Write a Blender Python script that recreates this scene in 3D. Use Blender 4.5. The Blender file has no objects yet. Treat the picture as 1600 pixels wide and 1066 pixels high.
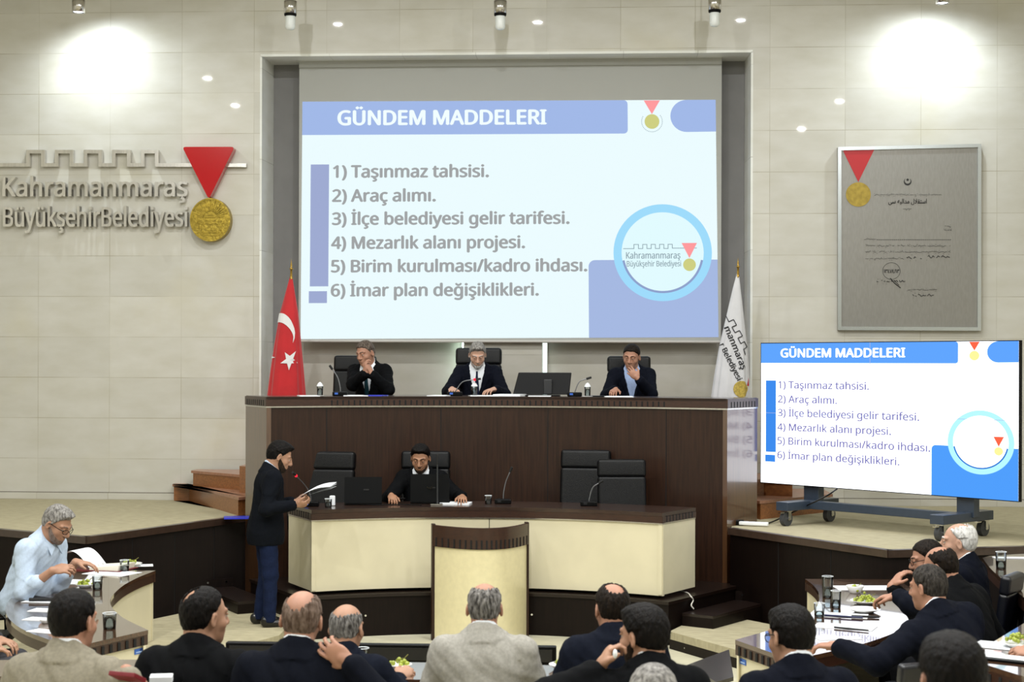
import bpy, bmesh, math, random
import numpy as np
from mathutils import Vector, Matrix

# ------------------------------------------------------------------ camera, world, lights, exposure
SC = bpy.context.scene
COL = SC.collection
R = math.radians
FPX, TH, RO, HOR, CX, CZ = 2500.0, .06, .003, 570.0, 1.16, 2.53     # focal length in px, yaw, roll, horizon row, camera x, camera height
cam = bpy.data.cameras.new('camera')
camo = bpy.data.objects.new('camera', cam); COL.objects.link(camo)
cam.sensor_width = 36.0
cam.lens = FPX / 1600 * 36
cam.shift_y = (HOR - 533) / 1600
cam.clip_end = 200
camo.matrix_world = (Matrix.Translation((CX, 0, CZ)) @ Matrix.Rotation(TH, 4, 'Z') @ Matrix.Rotation(math.pi/2, 4, 'X')
                     @ Matrix.Rotation(RO, 4, 'Z'))
cam.dof.use_dof = True
cam.dof.focus_distance = 16.2
cam.dof.aperture_fstop = 4.5
SC.camera = camo
SC.view_settings.view_transform = 'Standard'
SC.view_settings.look = 'None'
SC.view_settings.gamma = 1.0
SC.view_settings.use_curve_mapping = False
SC.view_settings.exposure = 0.0
SC.cycles.transparent_max_bounces = 24

world = bpy.data.worlds.new('world'); SC.world = world
world.use_nodes = True
world.node_tree.nodes['Background'].inputs[0].default_value = (.86, .93, 1, 1)
world.node_tree.nodes['Background'].inputs[1].default_value = .16

CEIL = 7.7
LAMP_XY = []                                                         # ceiling downlights: (x, y), the near rows light the hall
for yy, xs in ((14.4, (-2.9, 0.1, 3.1)), (10.0, (-6.0, -3.0, 0.1, 3.2, 6.3)), (7.0, (-6.2, -3.1, 0.1, 3.3, 5.6)),
               (3.4, (-6.2, -3.1, .1, 3.3, 5.3))):
    for xx in xs: LAMP_XY.append((xx, yy))
LAMP_W = 124.0
for i, (lx, ly) in enumerate(LAMP_XY):
    l = bpy.data.lights.new('downlight_lamp', 'AREA'); l.shape = 'DISK'; l.size = .12; l.energy = LAMP_W
    l.color = (.985, .995, 1.)
    o = bpy.data.objects.new('downlight_lamp', l); COL.objects.link(o); o.location = (lx, ly, CEIL - .07)

# ------------------------------------------------------------------ pixel rays (photograph frame) to room points
def ray(px, py):
    c, s = math.cos(RO), math.sin(RO)
    a, b = px - 800, py - 533
    u = a*c + b*s; v = -a*s + b*c - (HOR - 533)
    X, Z = u / FPX, -v / FPX
    return X*math.cos(TH) - math.sin(TH), X*math.sin(TH) + math.cos(TH), Z
def at_z(px, py, z):                                                 # the point at height z seen there
    dx, dy, Z = ray(px, py); t = (z - CZ) / Z
    return Vector((CX + dx*t, dy*t, z))
def at_y(px, py, y):                                                 # the point at room depth y
    dx, dy, Z = ray(px, py); t = y / dy
    return Vector((CX + dx*t, y, CZ + Z*t))
def at_d(px, py, D):                                                 # the point at camera distance D
    dx, dy, Z = ray(px, py)
    return Vector((CX + dx*D, dy*D, CZ + Z*D))

# ------------------------------------------------------------------ materials
def lin(h):
    if isinstance(h, str):
        h = h.lstrip('#'); h = [int(h[i:i+2], 16) for i in (0, 2, 4)]
    f = lambda c: (c/255/12.92 if c/255 <= .04045 else ((c/255 + .055)/1.055)**2.4)
    return tuple(f(c) for c in h)
MATS = {}
def mat(name, col, rough=.5, metal=0., coat=0., coat_rough=.05, var=.0, scale=20., stretch=(1,1,1), bump=0., spec=.5,
        trans=0., emit=None, estr=1., col2=None, sheen=0., bscale=None, detail=4., sub=0., coord='Object'):
    if name in MATS: return MATS[name]
    m = bpy.data.materials.new(name); m.use_nodes = True
    nt = m.node_tree; b = nt.nodes['Principled BSDF']; L = nt.links
    c = lin(col) if not isinstance(col, tuple) else col
    b.inputs['Base Color'].default_value = (*c, 1)
    b.inputs['Roughness'].default_value = rough; b.inputs['Metallic'].default_value = metal
    b.inputs['Coat Weight'].default_value = coat; b.inputs['Coat Roughness'].default_value = coat_rough
    b.inputs['Specular IOR Level'].default_value = spec
    b.inputs['Transmission Weight'].default_value = trans
    b.inputs['Sheen Weight'].default_value = sheen
    if sub: 
        b.inputs['Subsurface Weight'].default_value = sub; b.inputs['Subsurface Radius'].default_value = (.012, .005, .003)
        b.inputs['Subsurface Scale'].default_value = 1.
    if emit is not None:
        e = lin(emit) if not isinstance(emit, tuple) else emit
        b.inputs['Emission Color'].default_value = (*e, 1); b.inputs['Emission Strength'].default_value = estr
    if var or bump or col2:
        tc = nt.nodes.new('ShaderNodeTexCoord'); mp = nt.nodes.new('ShaderNodeMapping')
        mp.inputs['Scale'].default_value = stretch
        L.new(tc.outputs[coord], mp.inputs[0])
        n = nt.nodes.new('ShaderNodeTexNoise'); n.inputs['Scale'].default_value = scale; n.inputs['Detail'].default_value = detail
        L.new(mp.outputs[0], n.inputs['Vector'])
        if var or col2:
            r = nt.nodes.new('ShaderNodeValToRGB'); L.new(n.outputs['Fac'], r.inputs[0])
            c2 = lin(col2) if isinstance(col2, str) else (col2 or tuple(min(1, x*(1+var)) for x in c))
            c1 = c if col2 else tuple(x*(1-var) for x in c)
            r.color_ramp.elements[0].position = .36; r.color_ramp.elements[0].color = (*c1, 1)
            r.color_ramp.elements[1].position = .64; r.color_ramp.elements[1].color = (*c2, 1)
            L.new(r.outputs[0], b.inputs['Base Color'])
        if bump:
            n2 = n
            if bscale:
                n2 = nt.nodes.new('ShaderNodeTexNoise'); n2.inputs['Scale'].default_value = bscale; n2.inputs['Detail'].default_value = 3
                L.new(mp.outputs[0], n2.inputs['Vector'])
            bp = nt.nodes.new('ShaderNodeBump'); bp.inputs['Strength'].default_value = bump; bp.inputs['Distance'].default_value = .01
            L.new(n2.outputs['Fac'], bp.inputs['Height']); L.new(bp.outputs[0], b.inputs['Normal'])
    MATS[name] = m
    return m
def emis(name, col, s=1.):
    if name in MATS: return MATS[name]
    m = bpy.data.materials.new(name); m.use_nodes = True
    nt = m.node_tree; nt.nodes.clear()
    o = nt.nodes.new('ShaderNodeOutputMaterial'); e = nt.nodes.new('ShaderNodeEmission')
    e.inputs[0].default_value = (*(lin(col) if not isinstance(col, tuple) else col), 1); e.inputs[1].default_value = s
    nt.links.new(e.outputs[0], o.inputs[0]); MATS[name] = m
    return m
def stone(name, col, seam, tw, th, x0, z0, axes='xz', coat=.45, stain=True, seam_w=.004):
    """polished stone cladding in a grid of large tiles, thin grout seams"""
    m = bpy.data.materials.new(name); m.use_nodes = True
    nt = m.node_tree; b = nt.nodes['Principled BSDF']; L = nt.links; N = nt.nodes.new
    g = N('ShaderNodeNewGeometry'); sp = N('ShaderNodeSeparateXYZ'); L.new(g.outputs['Position'], sp.inputs[0])
    def M(op, a, bb=None):
        n = N('ShaderNodeMath'); n.operation = op
        for i, v in enumerate((a, bb)):
            if v is None: continue
            if isinstance(v, (int, float)): n.inputs[i].default_value = v
            else: L.new(v, n.inputs[i])
        return n.outputs[0]
    U = sp.outputs['XYZ'.index(axes[0].upper())]; V = sp.outputs['XYZ'.index(axes[1].upper())]
    def line(v, p0, p, w):
        f = M('FRACT', M('DIVIDE', M('SUBTRACT', v, p0), p))
        d = M('MULTIPLY', M('MINIMUM', f, M('SUBTRACT', 1., f)), p)
        return M('LESS_THAN', d, w)
    ln = M('MAXIMUM', line(U, x0, tw, seam_w*.8), line(V, z0, th, seam_w))
    n1 = N('ShaderNodeTexNoise'); n1.inputs['Scale'].default_value = 2.2; n1.inputs['Detail'].default_value = 7
    mp = N('ShaderNodeMapping'); mp.inputs['Scale'].default_value = (1, 1, 2.4); L.new(g.outputs['Position'], mp.inputs[0]); L.new(mp.outputs[0], n1.inputs['Vector'])
    # tile-to-tile shade
    fu = M('FLOOR', M('DIVIDE', M('SUBTRACT', U, x0), tw)); fv = M('FLOOR', M('DIVIDE', M('SUBTRACT', V, z0), th))
    cv = N('ShaderNodeCombineXYZ'); L.new(fu, cv.inputs[0]); L.new(fv, cv.inputs[1])
    wn = N('ShaderNodeTexWhiteNoise'); L.new(cv.outputs[0], wn.inputs['Vector'])
    c = lin(col)
    r = N('ShaderNodeValToRGB'); L.new(n1.outputs['Fac'], r.inputs[0])
    r.color_ramp.elements[0].position = .3; r.color_ramp.elements[0].color = (c[0]*.93, c[1]*.92, c[2]*.88, 1)
    r.color_ramp.elements[1].position = .7; r.color_ramp.elements[1].color = (c[0]*1.05, c[1]*1.05, c[2]*1.06, 1)
    mx = N('ShaderNodeMix'); mx.data_type = 'RGBA'; mx.blend_type = 'MULTIPLY'; mx.inputs[0].default_value = 1
    L.new(r.outputs[0], mx.inputs[6])
    tv = N('ShaderNodeMapRange'); tv.inputs[3].default_value = .93; tv.inputs[4].default_value = 1.04
    L.new(wn.outputs['Value'], tv.inputs[0]); L.new(tv.outputs[0], mx.inputs[7])
    # seams come and go: masked by noise
    n2 = N('ShaderNodeTexNoise'); n2.inputs['Scale'].default_value = 1.3; n2.inputs['Detail'].default_value = 3; L.new(g.outputs['Position'], n2.inputs['Vector'])
    mk = N('ShaderNodeMapRange'); mk.inputs[1].default_value = .38; mk.inputs[2].default_value = .62; mk.inputs[3].default_value = .12; mk.inputs[4].default_value = .62
    L.new(n2.outputs['Fac'], mk.inputs[0])
    sf = M('MULTIPLY', ln, mk.outputs[0])
    m2 = N('ShaderNodeMix'); m2.data_type = 'RGBA'; L.new(sf, m2.inputs[0]); L.new(mx.outputs[2], m2.inputs[6]); m2.inputs[7].default_value = (*lin(seam), 1)
    out = m2.outputs[2]
    if stain:                                                        # yellowish water stains here and there
        n3 = N('ShaderNodeTexNoise'); n3.inputs['Scale'].default_value = .9; n3.inputs['Detail'].default_value = 6; L.new(g.outputs['Position'], n3.inputs['Vector'])
        k = N('ShaderNodeMapRange'); k.inputs[1].default_value = .58; k.inputs[2].default_value = .75; k.inputs[3].default_value = 0; k.inputs[4].default_value = .45
        L.new(n3.outputs['Fac'], k.inputs[0])
        m3 = N('ShaderNodeMix'); m3.data_type = 'RGBA'; L.new(k.outputs[0], m3.inputs[0]); L.new(out, m3.inputs[6]); m3.inputs[7].default_value = (c[0]*.95, c[1]*.9, c[2]*.7, 1)
        out = m3.outputs[2]
    L.new(out, b.inputs['Base Color'])
    b.inputs['Roughness'].default_value = .38
    b.inputs['Coat Weight'].default_value = coat; b.inputs['Coat Roughness'].default_value = .02
    MATS[name] = m
    return m

# ------------------------------------------------------------------ objects, tags
def tag(o, label=None, cat=None, group=None, kind=None):
    if label: o['label'] = label
    if cat: o['category'] = cat
    if group: o['group'] = group
    if kind: o['kind'] = kind
    return o
def empty(name, loc=(0,0,0), rz=0., label=None, cat=None, group=None):
    o = bpy.data.objects.new(name, None); COL.objects.link(o); o.empty_display_size = .1
    o.location = loc; o.rotation_euler = (0, 0, rz)
    return tag(o, label, cat, group)
def link_mesh(name, verts, faces, mats, parent=None, midx=None, smooth=False, loc=None, rz=0.):
    me = bpy.data.meshes.new(name)
    me.from_pydata([tuple(v) for v in verts], [], faces)
    for m in (mats if isinstance(mats, (list, tuple)) else [mats]): me.materials.append(m)
    if midx is not None: me.polygons.foreach_set('material_index', midx)
    if smooth: me.polygons.foreach_set('use_smooth', [True]*len(me.polygons))
    me.update()
    o = bpy.data.objects.new(name, me); COL.objects.link(o)
    if parent: o.parent = parent
    if loc is not None: o.location = loc
    o.rotation_euler = (0, 0, rz)
    return o
def copy_tree(o, parent=None):
    c = o.copy(); COL.objects.link(c)
    if parent: c.parent = parent
    for ch in list(o.children): copy_tree(ch, c)
    return c

class MB:
    """collects shapes, builds ONE mesh"""
    def __init__(s): s.v, s.f, s.m, s.cur, s.sm = [], [], [], 0, []
    def _add(s, vs, fs, smooth=False):
        n = len(s.v); s.v += [tuple(v) for v in vs]; s.f += [tuple(i+n for i in f) for f in fs]
        s.m += [s.cur]*len(fs); s.sm += [smooth]*len(fs); return s
    def mat(s, i): s.cur = i; return s
    def box(s, c, d, rz=0., M=None):
        x, y, z = d[0]/2, d[1]/2, d[2]/2
        vs = [Vector((sx*x, sy*y, sz*z)) for sz in (-1,1) for sy in (-1,1) for sx in (-1,1)]
        if M is None: M = Matrix.Rotation(rz, 3, 'Z')
        c = Vector(c)
        return s._add([M @ v + c for v in vs], [(0,2,3,1),(4,5,7,6),(0,1,5,4),(2,6,7,3),(0,4,6,2),(1,3,7,5)])
    def hexa(s, lo, hi):                                             # two quads (bottom, top), same winding
        return s._add(list(lo)+list(hi), [(3,2,1,0),(4,5,6,7),(0,1,5,4),(1,2,6,5),(2,3,7,6),(3,0,4,7)])
    def prism(s, poly, z0, z1):
        a = sum(poly[i][0]*poly[(i+1)%len(poly)][1]-poly[(i+1)%len(poly)][0]*poly[i][1] for i in range(len(poly)))
        if a < 0: poly = poly[::-1]
        n = len(poly)
        vs = [(p[0], p[1], z0) for p in poly] + [(p[0], p[1], z1) for p in poly]
        return s._add(vs, [tuple(range(n-1, -1, -1)), tuple(range(n, 2*n))] + [(i, (i+1)%n, n+(i+1)%n, n+i) for i in range(n)])
    def strip(s, inner, outer, z0, z1):                              # closed block between two polylines
        n = len(inner)
        for i in range(n-1):
            q = [inner[i], inner[i+1], outer[i+1], outer[i]]
            a = sum(q[k][0]*q[(k+1)%4][1]-q[(k+1)%4][0]*q[k][1] for k in range(4))
            if a < 0: q = q[::-1]
            vs = [(p[0], p[1], z0) for p in q] + [(p[0], p[1], z1) for p in q]
            s._add(vs, [(3,2,1,0),(4,5,6,7)])
        def wall(pl, flip):
            vs = [(p[0], p[1], z0) for p in pl] + [(p[0], p[1], z1) for p in pl]; k = len(pl)
            s._add(vs, [((i, i+1, k+i+1, k+i) if not flip else (i+1, i, k+i, k+i+1)) for i in range(k-1)], True)
        wall(inner, True); wall(outer, False)
        for a, b in ((inner[0], outer[0]), (outer[-1], inner[-1])):
            s._add([(a[0],a[1],z0),(b[0],b[1],z0),(b[0],b[1],z1),(a[0],a[1],z1)], [(0,1,2,3)])
        return s
    def cyl(s, a, b, r, r2=None, n=16, cap=True):
        a, b = Vector(a), Vector(b); r2 = r if r2 is None else r2
        d = (b-a).normalized(); u = d.orthogonal().normalized(); w = d.cross(u)
        vs = []
        for p, rr in ((a, r), (b, r2)):
            vs += [p + (u*math.cos(2*math.pi*i/n) + w*math.sin(2*math.pi*i/n))*rr for i in range(n)]
        fs = [(i, (i+1)%n, n+(i+1)%n, n+i) for i in range(n)]
        s._add(vs, fs, True)
        if cap: s._add(vs, [tuple(range(n-1, -1, -1)), tuple(range(n, 2*n))])
        return s
    def tube(s, pts, r, n=8, r_end=None):
        pts = [Vector(p) for p in pts]; k = len(pts); vs = []; u = None
        for i, p in enumerate(pts):
            d = (pts[min(i+1, k-1)] - pts[max(i-1, 0)]).normalized()
            u = d.orthogonal().normalized() if u is None else (u - d*u.dot(d)).normalized()
            w = d.cross(u); rr = r if r_end is None else r + (r_end-r)*i/(k-1)
            vs += [p + (u*math.cos(2*math.pi*j/n) + w*math.sin(2*math.pi*j/n))*rr for j in range(n)]
        fs = [(i*n+j, i*n+(j+1)%n, (i+1)*n+(j+1)%n, (i+1)*n+j) for i in range(k-1) for j in range(n)]
        fs += [tuple(range(n-1, -1, -1)), tuple(range((k-1)*n, k*n))]
        return s._add(vs, fs, True)
    def lathe(s, prof, c=(0,0,0), n=24, M=None):                    # prof: (r, z) bottom to top
        c = Vector(c); vs = []
        for r, z in prof:
            vs += [Vector((r*math.cos(2*math.pi*i/n), r*math.sin(2*math.pi*i/n), z)) for i in range(n)]
        if M is not None: vs = [M @ v for v in vs]
        k = len(prof)
        return s._add([v + c for v in vs], [(i*n+j, i*n+(j+1)%n, (i+1)*n+(j+1)%n, (i+1)*n+j) for i in range(k-1) for j in range(n)], True)
    def ball(s, c, r, n=12, sc=(1,1,1)):
        k = n//2
        prof = [(max(1e-4, r*math.sin(math.pi*i/k)), -r*math.cos(math.pi*i/k)) for i in range(k+1)]
        M = Matrix.Diagonal(Vector(sc))
        return s.lathe(prof, c, n, M)
    def build(s, name, mats, parent=None, loc=None, rz=0., bevel=0., seg=2, smooth=False):
        o = link_mesh(name, s.v, s.f, mats, parent, s.m, False, loc, rz)
        o.data.polygons.foreach_set('use_smooth', [True]*len(s.f) if smooth else s.sm)
        if bevel:
            bm = bmesh.new(); bm.from_mesh(o.data); bmesh.ops.remove_doubles(bm, verts=bm.verts, dist=1e-5)
            es = [e for e in bm.edges if len(e.link_faces) == 2 and e.calc_face_angle(0) > .6]
            bmesh.ops.bevel(bm, geom=es, offset=bevel, segments=seg, affect='EDGES', profile=.5, clamp_overlap=True)
            for f in bm.faces: f.smooth = True
            bm.to_mesh(o.data); bm.free()
            md = o.modifiers.new('wn', 'WEIGHTED_NORMAL'); md.keep_sharp = True
        return o
def lerp_rounded(pts, n=8):                                         # Catmull-Rom through points
    pts = [Vector(p) for p in pts]; P = [pts[0]*2-pts[1]] + pts + [pts[-1]*2-pts[-2]]; out = []
    for i in range(1, len(P)-2):
        for k in range(n):
            t = k/n; a, b, c, d = P[i-1], P[i], P[i+1], P[i+2]
            out.append(.5*((2*b) + (c-a)*t + (2*a-5*b+4*c-d)*t*t + (3*b-a-3*c+d)*t**3))
    return out + [pts[-1]]

# ------------------------------------------------------------------ writing
SANS = None
try:                                                                 # Blender's own bundled sans typeface
    import os
    _f = os.path.join(bpy.utils.system_resource('DATAFILES'), 'fonts', 'NotoSansHebrew-Regular.woff2')
    if os.path.exists(_f): SANS = bpy.data.fonts.load(_f)
except Exception: SANS = None
CAPH = {}
def text_mesh(s, bold=0., extrude=0., spacing=1.):
    """verts, faces of the string, cap height 1, starting at x=0 on baseline y=0"""
    cu = bpy.data.curves.new('t', 'FONT'); cu.body = s; cu.font = (SANS if SANS and ord(s[0]) < 0x600 else cu.font); cu.size = 1; cu.offset = bold; cu.extrude = extrude
    cu.space_character = spacing; cu.resolution_u = 3
    o = bpy.data.objects.new('t', cu); COL.objects.link(o)
    dg = bpy.context.evaluated_depsgraph_get(); me = bpy.data.meshes.new_from_object(o.evaluated_get(dg))
    vs = [v.co.copy() for v in me.vertices]; fs = [tuple(p.vertices) for p in me.polygons]
    bpy.data.objects.remove(o); bpy.data.meshes.remove(me); bpy.data.curves.remove(cu)
    if vs:
        x0 = min(v.x for v in vs); k = ord(s[0]) < 0x600
        if k not in CAPH: CAPH[k] = 1.; CAPH[k] = (max(v.y for v in text_mesh('H')[0]) if k else .727)
        for v in vs: v.x = (v.x - x0)/CAPH[k]; v.y /= CAPH[k]; v.z /= CAPH[k]
    return vs, fs
def put_text(mb, s, f, x0, x1, base, cap, bold=.012, extrude=0., spacing=1.):
    """text laid between x0 and x1 on a 2D sheet; f maps (x, y) of the sheet (y down) to 3D; bold = stroke widening in cap heights"""
    vs, fs = text_mesh(s, 0., extrude, spacing)
    if not vs: return
    w = max(v.x for v in vs); kx = (x1-x0)/w
    for dx, dy in ([(-bold, 0), (0, -bold*.6), (0, bold*.6), (bold, 0)] if bold > 0 else [(0, 0)]):
        mb._add([f(x0 + v.x*kx + dx*cap, base - v.y*cap + dy*cap) for v in vs], fs)

# ------------------------------------------------------------------ smooth bodies: signed distance fields meshed by surface nets
class SG:
    def __init__(s, lo, hi, h):
        s.h = h; s.lo = np.array(lo, dtype=np.float64)
        n = np.ceil((np.array(hi)-s.lo)/h).astype(int)+1
        s.ax = [ (s.lo[i] + h*np.arange(n[i])).astype(np.float32) for i in range(3)]
        s.D = np.full(tuple(n), .5, np.float32)
    def win(s, lo, hi):
        sl = []
        for i in range(3):
            a = int(np.floor((lo[i]-s.lo[i])/s.h)); b = int(np.ceil((hi[i]-s.lo[i])/s.h))+1
            a = max(a, 0); b = min(b, len(s.ax[i]))
            if b <= a: return None
            sl.append(slice(a, b))
        return tuple(sl)
    def xyz(s, sl):
        return (s.ax[0][sl[0]][:,None,None], s.ax[1][sl[1]][None,:,None], s.ax[2][sl[2]][None,None,:])
    def put(s, sl, d, k, op):
        D = s.D[sl]
        if op == 'sub': d = -d
        if op == 'add':
            if k > 0:
                h = np.maximum(k-np.abs(D-d), 0)/k; s.D[sl] = np.minimum(D, d) - h*h*(k*.25)
            else: s.D[sl] = np.minimum(D, d)
        else:
            if k > 0:
                h = np.maximum(k-np.abs(D-d), 0)/k; s.D[sl] = np.maximum(D, d) + h*h*(k*.25)
            else: s.D[sl] = np.maximum(D, d)
    def cone(s, a, b, ra, rb=None, k=.02, op='add', flat=None):
        rb = ra if rb is None else rb
        a = np.array(a, float); b = np.array(b, float); m = max(ra, rb)+k+.03
        sl = s.win(np.minimum(a, b)-m, np.maximum(a, b)+m)
        if sl is None: return
        X, Y, Z = s.xyz(sl); d = b-a; L = float(d@d)+1e-9
        t = np.clip(((X-a[0])*d[0]+(Y-a[1])*d[1]+(Z-a[2])*d[2])/L, 0, 1).astype(np.float32)
        q = np.sqrt((X-a[0]-t*d[0])**2+(Y-a[1]-t*d[1])**2+(Z-a[2]-t*d[2])**2)-(ra+t*(rb-ra))
        s.put(sl, q.astype(np.float32), k, op)
    def ell(s, c, r, Rm=None, k=.02, op='add'):
        c = np.array(c, float); r = np.array(r, float); m = max(r)+k+.03
        sl = s.win(c-m, c+m)
        if sl is None: return
        X, Y, Z = s.xyz(sl); X, Y, Z = X-c[0], Y-c[1], Z-c[2]
        if Rm is not None:
            Q = np.array(Rm)
            X, Y, Z = (Q[0,0]*X+Q[1,0]*Y+Q[2,0]*Z, Q[0,1]*X+Q[1,1]*Y+Q[2,1]*Z, Q[0,2]*X+Q[1,2]*Y+Q[2,2]*Z)
        k0 = np.sqrt((X/r[0])**2+(Y/r[1])**2+(Z/r[2])**2); k1 = np.sqrt((X/r[0]**2)**2+(Y/r[1]**2)**2+(Z/r[2]**2)**2)+1e-6
        s.put(sl, (k0*(k0-1)/k1).astype(np.float32), k, op)
    def cut(s, fn, k=.0, op='int'):                                  # fn(X,Y,Z) > 0 is outside
        sl = (slice(None),)*3; X, Y, Z = s.xyz(sl)
        d = np.broadcast_to(fn(X, Y, Z), s.D.shape).astype(np.float32)
        s.put(sl, d, k, op)
    def mesh(s):
        D = s.D.copy(); D[0]=D[-1]=.5; D[:,0]=D[:,-1]=.5; D[:,:,0]=D[:,:,-1]=.5
        I = D < 0
        c = np.zeros(tuple(n-1 for n in D.shape), np.int8)
        for dx in (0,1):
            for dy in (0,1):
                for dz in (0,1):
                    c += I[dx:I.shape[0]-1+dx, dy:I.shape[1]-1+dy, dz:I.shape[2]-1+dz]
        act = np.argwhere((c > 0) & (c < 8))
        idx = np.full(c.shape, -1, np.int32); idx[act[:,0], act[:,1], act[:,2]] = np.arange(len(act))
        off = np.array([(x,y,z) for x in (0,1) for y in (0,1) for z in (0,1)])
        val = np.stack([D[act[:,0]+o[0], act[:,1]+o[1], act[:,2]+o[2]] for o in off], 1)
        P = np.zeros((len(act), 3)); cnt = np.zeros(len(act))
        for i in range(8):
            for j in range(i+1, 8):
                if np.abs(off[i]-off[j]).sum() != 1: continue
                a, b = val[:,i], val[:,j]; m = (a < 0) != (b < 0)
                t = np.where(m, a/np.where(m, a-b, 1), 0)
                P += np.where(m[:,None], off[i]+t[:,None]*(off[j]-off[i]), 0); cnt += m
        P = (P/cnt[:,None]+act)*s.h+s.lo
        F = []
        for axn in range(3):
            o1, o2 = [(1,2),(2,0),(0,1)][axn]
            A = I; B = np.roll(I, -1, axn); ch = A != B
            sl = [slice(None)]*3; sl[axn] = slice(0, -1); ch2 = np.zeros_like(ch); ch2[tuple(sl)] = ch[tuple(sl)]
            e = np.argwhere(ch2)
            e = e[(e[:,o1] > 0) & (e[:,o2] > 0) & (e[:,o1] < c.shape[o1]) & (e[:,o2] < c.shape[o2])]
            if not len(e): continue
            e1 = np.zeros(3, int); e1[o1] = 1; e2 = np.zeros(3, int); e2[o2] = 1
            q = np.stack([idx[tuple((e-e1-e2).T)], idx[tuple((e-e2).T)], idx[tuple(e.T)], idx[tuple((e-e1).T)]], 1)
            ins = A[tuple(e.T)]
            q[~ins] = q[~ins][:, ::-1]
            F.append(q[(q >= 0).all(1)])
        return P, np.concatenate(F) if F else np.zeros((0,4), int)
def np_mesh(name, P, F, mt, parent=None, smooth=True):
    me = bpy.data.meshes.new(name)
    me.vertices.add(len(P)); me.vertices.foreach_set('co', np.asarray(P, np.float32).ravel())
    me.loops.add(F.size); me.loops.foreach_set('vertex_index', F.astype(np.int32).ravel())
    me.polygons.add(len(F)); me.polygons.foreach_set('loop_start', np.arange(0, F.size, 4, dtype=np.int32))
    me.polygons.foreach_set('use_smooth', np.ones(len(F), bool))
    me.materials.append(mt); me.update(calc_edges=True); me.validate()
    o = bpy.data.objects.new(name, me); COL.objects.link(o)
    if parent: o.parent = parent
    return o
# ------------------------------------------------------------------ shared materials
M_WALL = stone('polished_beige_stone', '#c8c6bd', '#8d8466', .883, .4925, -5.767, 3.837)
M_NICHE = stone('niche_stone', '#b3b1a8', '#8a877d', 1.1, .55, -2.9, 1.0, coat=.15, stain=False)
M_REVEAL = stone('pale_reveal_stone', '#e4e6e2', '#8f8c80', .883, 1.1, -2.2, .6, coat=.2, stain=False)
M_GREY = mat('niche_shade_grey', '#7b7a79', .7, var=.05, scale=3)
M_CARPET = mat('beige_carpet', '#aaa286', .95, var=.10, scale=9, stretch=(1, 3, 1), bump=.25, bscale=220, spec=.1)
M_CARPET_LOW = mat('beige_floor', '#b9b49c', .8, var=.06, scale=5, bump=.1, bscale=150, spec=.2)
M_PLASTER = mat('white_plaster', '#d8d6cc', .9)
M_WOOD = mat('dark_wenge_wood', '#2b180d', .45, var=.28, scale=7, stretch=(7, 7, .35), coat=.16, coat_rough=.10, detail=8, spec=.3)
M_WOODH = mat('brown_wood_top', '#301d14', .35, var=.2, scale=8, stretch=(1, 5, 5), coat=.6, coat_rough=.08, detail=8)
M_FASC = mat('brown_wood_fascia', '#331b0f', .4, var=.2, scale=9, stretch=(2, 2, 8), coat=.2, coat_rough=.12, detail=8)
M_DARK = mat('near_black_wood', '#120a07', .5, var=.2, scale=8, stretch=(6, 6, .5), spec=.16, coat=.04, coat_rough=.15)
M_STEP = mat('orange_brown_wood', '#8f5a30', .42, var=.18, scale=8, stretch=(1, 6, 6), coat=.4, coat_rough=.12, detail=7)
M_CREAM = mat('cream_laminate', '#d8d0b2', .42, var=.035, scale=3, coat=.25, coat_rough=.2)
M_STEEL = mat('brushed_steel', '#d0cdc8', .24, 1., var=.08, scale=40, stretch=(1, 1, .1))
M_CHROME = mat('chrome', '#dcdcdc', .08, 1.)
M_SLOT = mat('slot_black', '#050404', .8)
M_BLACK = mat('black_plastic', '#060607', .4, spec=.14)
M_MATTE = mat('matte_black', '#0b0b0c', .7)
M_LEATHER = mat('black_leather', '#08090b', .4, bump=.25, scale=160, spec=.26)
M_NAVYL = mat('navy_leather', '#0a0d16', .33, bump=.2, scale=160, coat=.15, coat_rough=.25)
M_WHITE = mat('white_paper', '#eceff2', .75)
def thin_glass(name, tint, refl):                                    # clear thin glass: mostly see-through, mirror-bright towards the rims
    m = bpy.data.materials.new(name); m.use_nodes = True; nt = m.node_tree; nt.nodes.clear(); N = nt.nodes.new
    o = N('ShaderNodeOutputMaterial'); mx = N('ShaderNodeMixShader'); t = N('ShaderNodeBsdfTransparent'); g = N('ShaderNodeBsdfGlossy'); f = N('ShaderNodeLayerWeight')
    f.inputs[0].default_value = refl; t.inputs[0].default_value = (*lin(tint), 1); g.inputs['Roughness'].default_value = .04
    nt.links.new(f.outputs['Fresnel'], mx.inputs[0]); nt.links.new(t.outputs[0], mx.inputs[1]); nt.links.new(g.outputs[0], mx.inputs[2]); nt.links.new(mx.outputs[0], o.inputs[0]); return m
M_GLASS = thin_glass('clear_glass', '#f1f5f6', .42)
M_WATER = thin_glass('water', '#e4edf0', .35)
M_RED = mat('red_enamel', '#b3101a', .12, coat=.6, coat_rough=.03)
M_GOLD = mat('gold_medal', '#a08a38', .38, .8, bump=.5, scale=30, var=.25, detail=8)
M_GRAPE = mat('green_grape', '#9aa53a', .3, sub=.0, var=.2, scale=14)
M_CHINA = mat('white_china', '#e8e8e6', .2, coat=.4)

def arcp(r, a, cx=0., cy=12.3):                                      # arc point; angle a from the room axis
    return (cx + r*math.sin(R(a)), cy + r*math.cos(R(a)))
def arcl(r, a0, a1, n): return [arcp(r, a0 + (a1-a0)*i/n) for i in range(n+1)]

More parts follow.
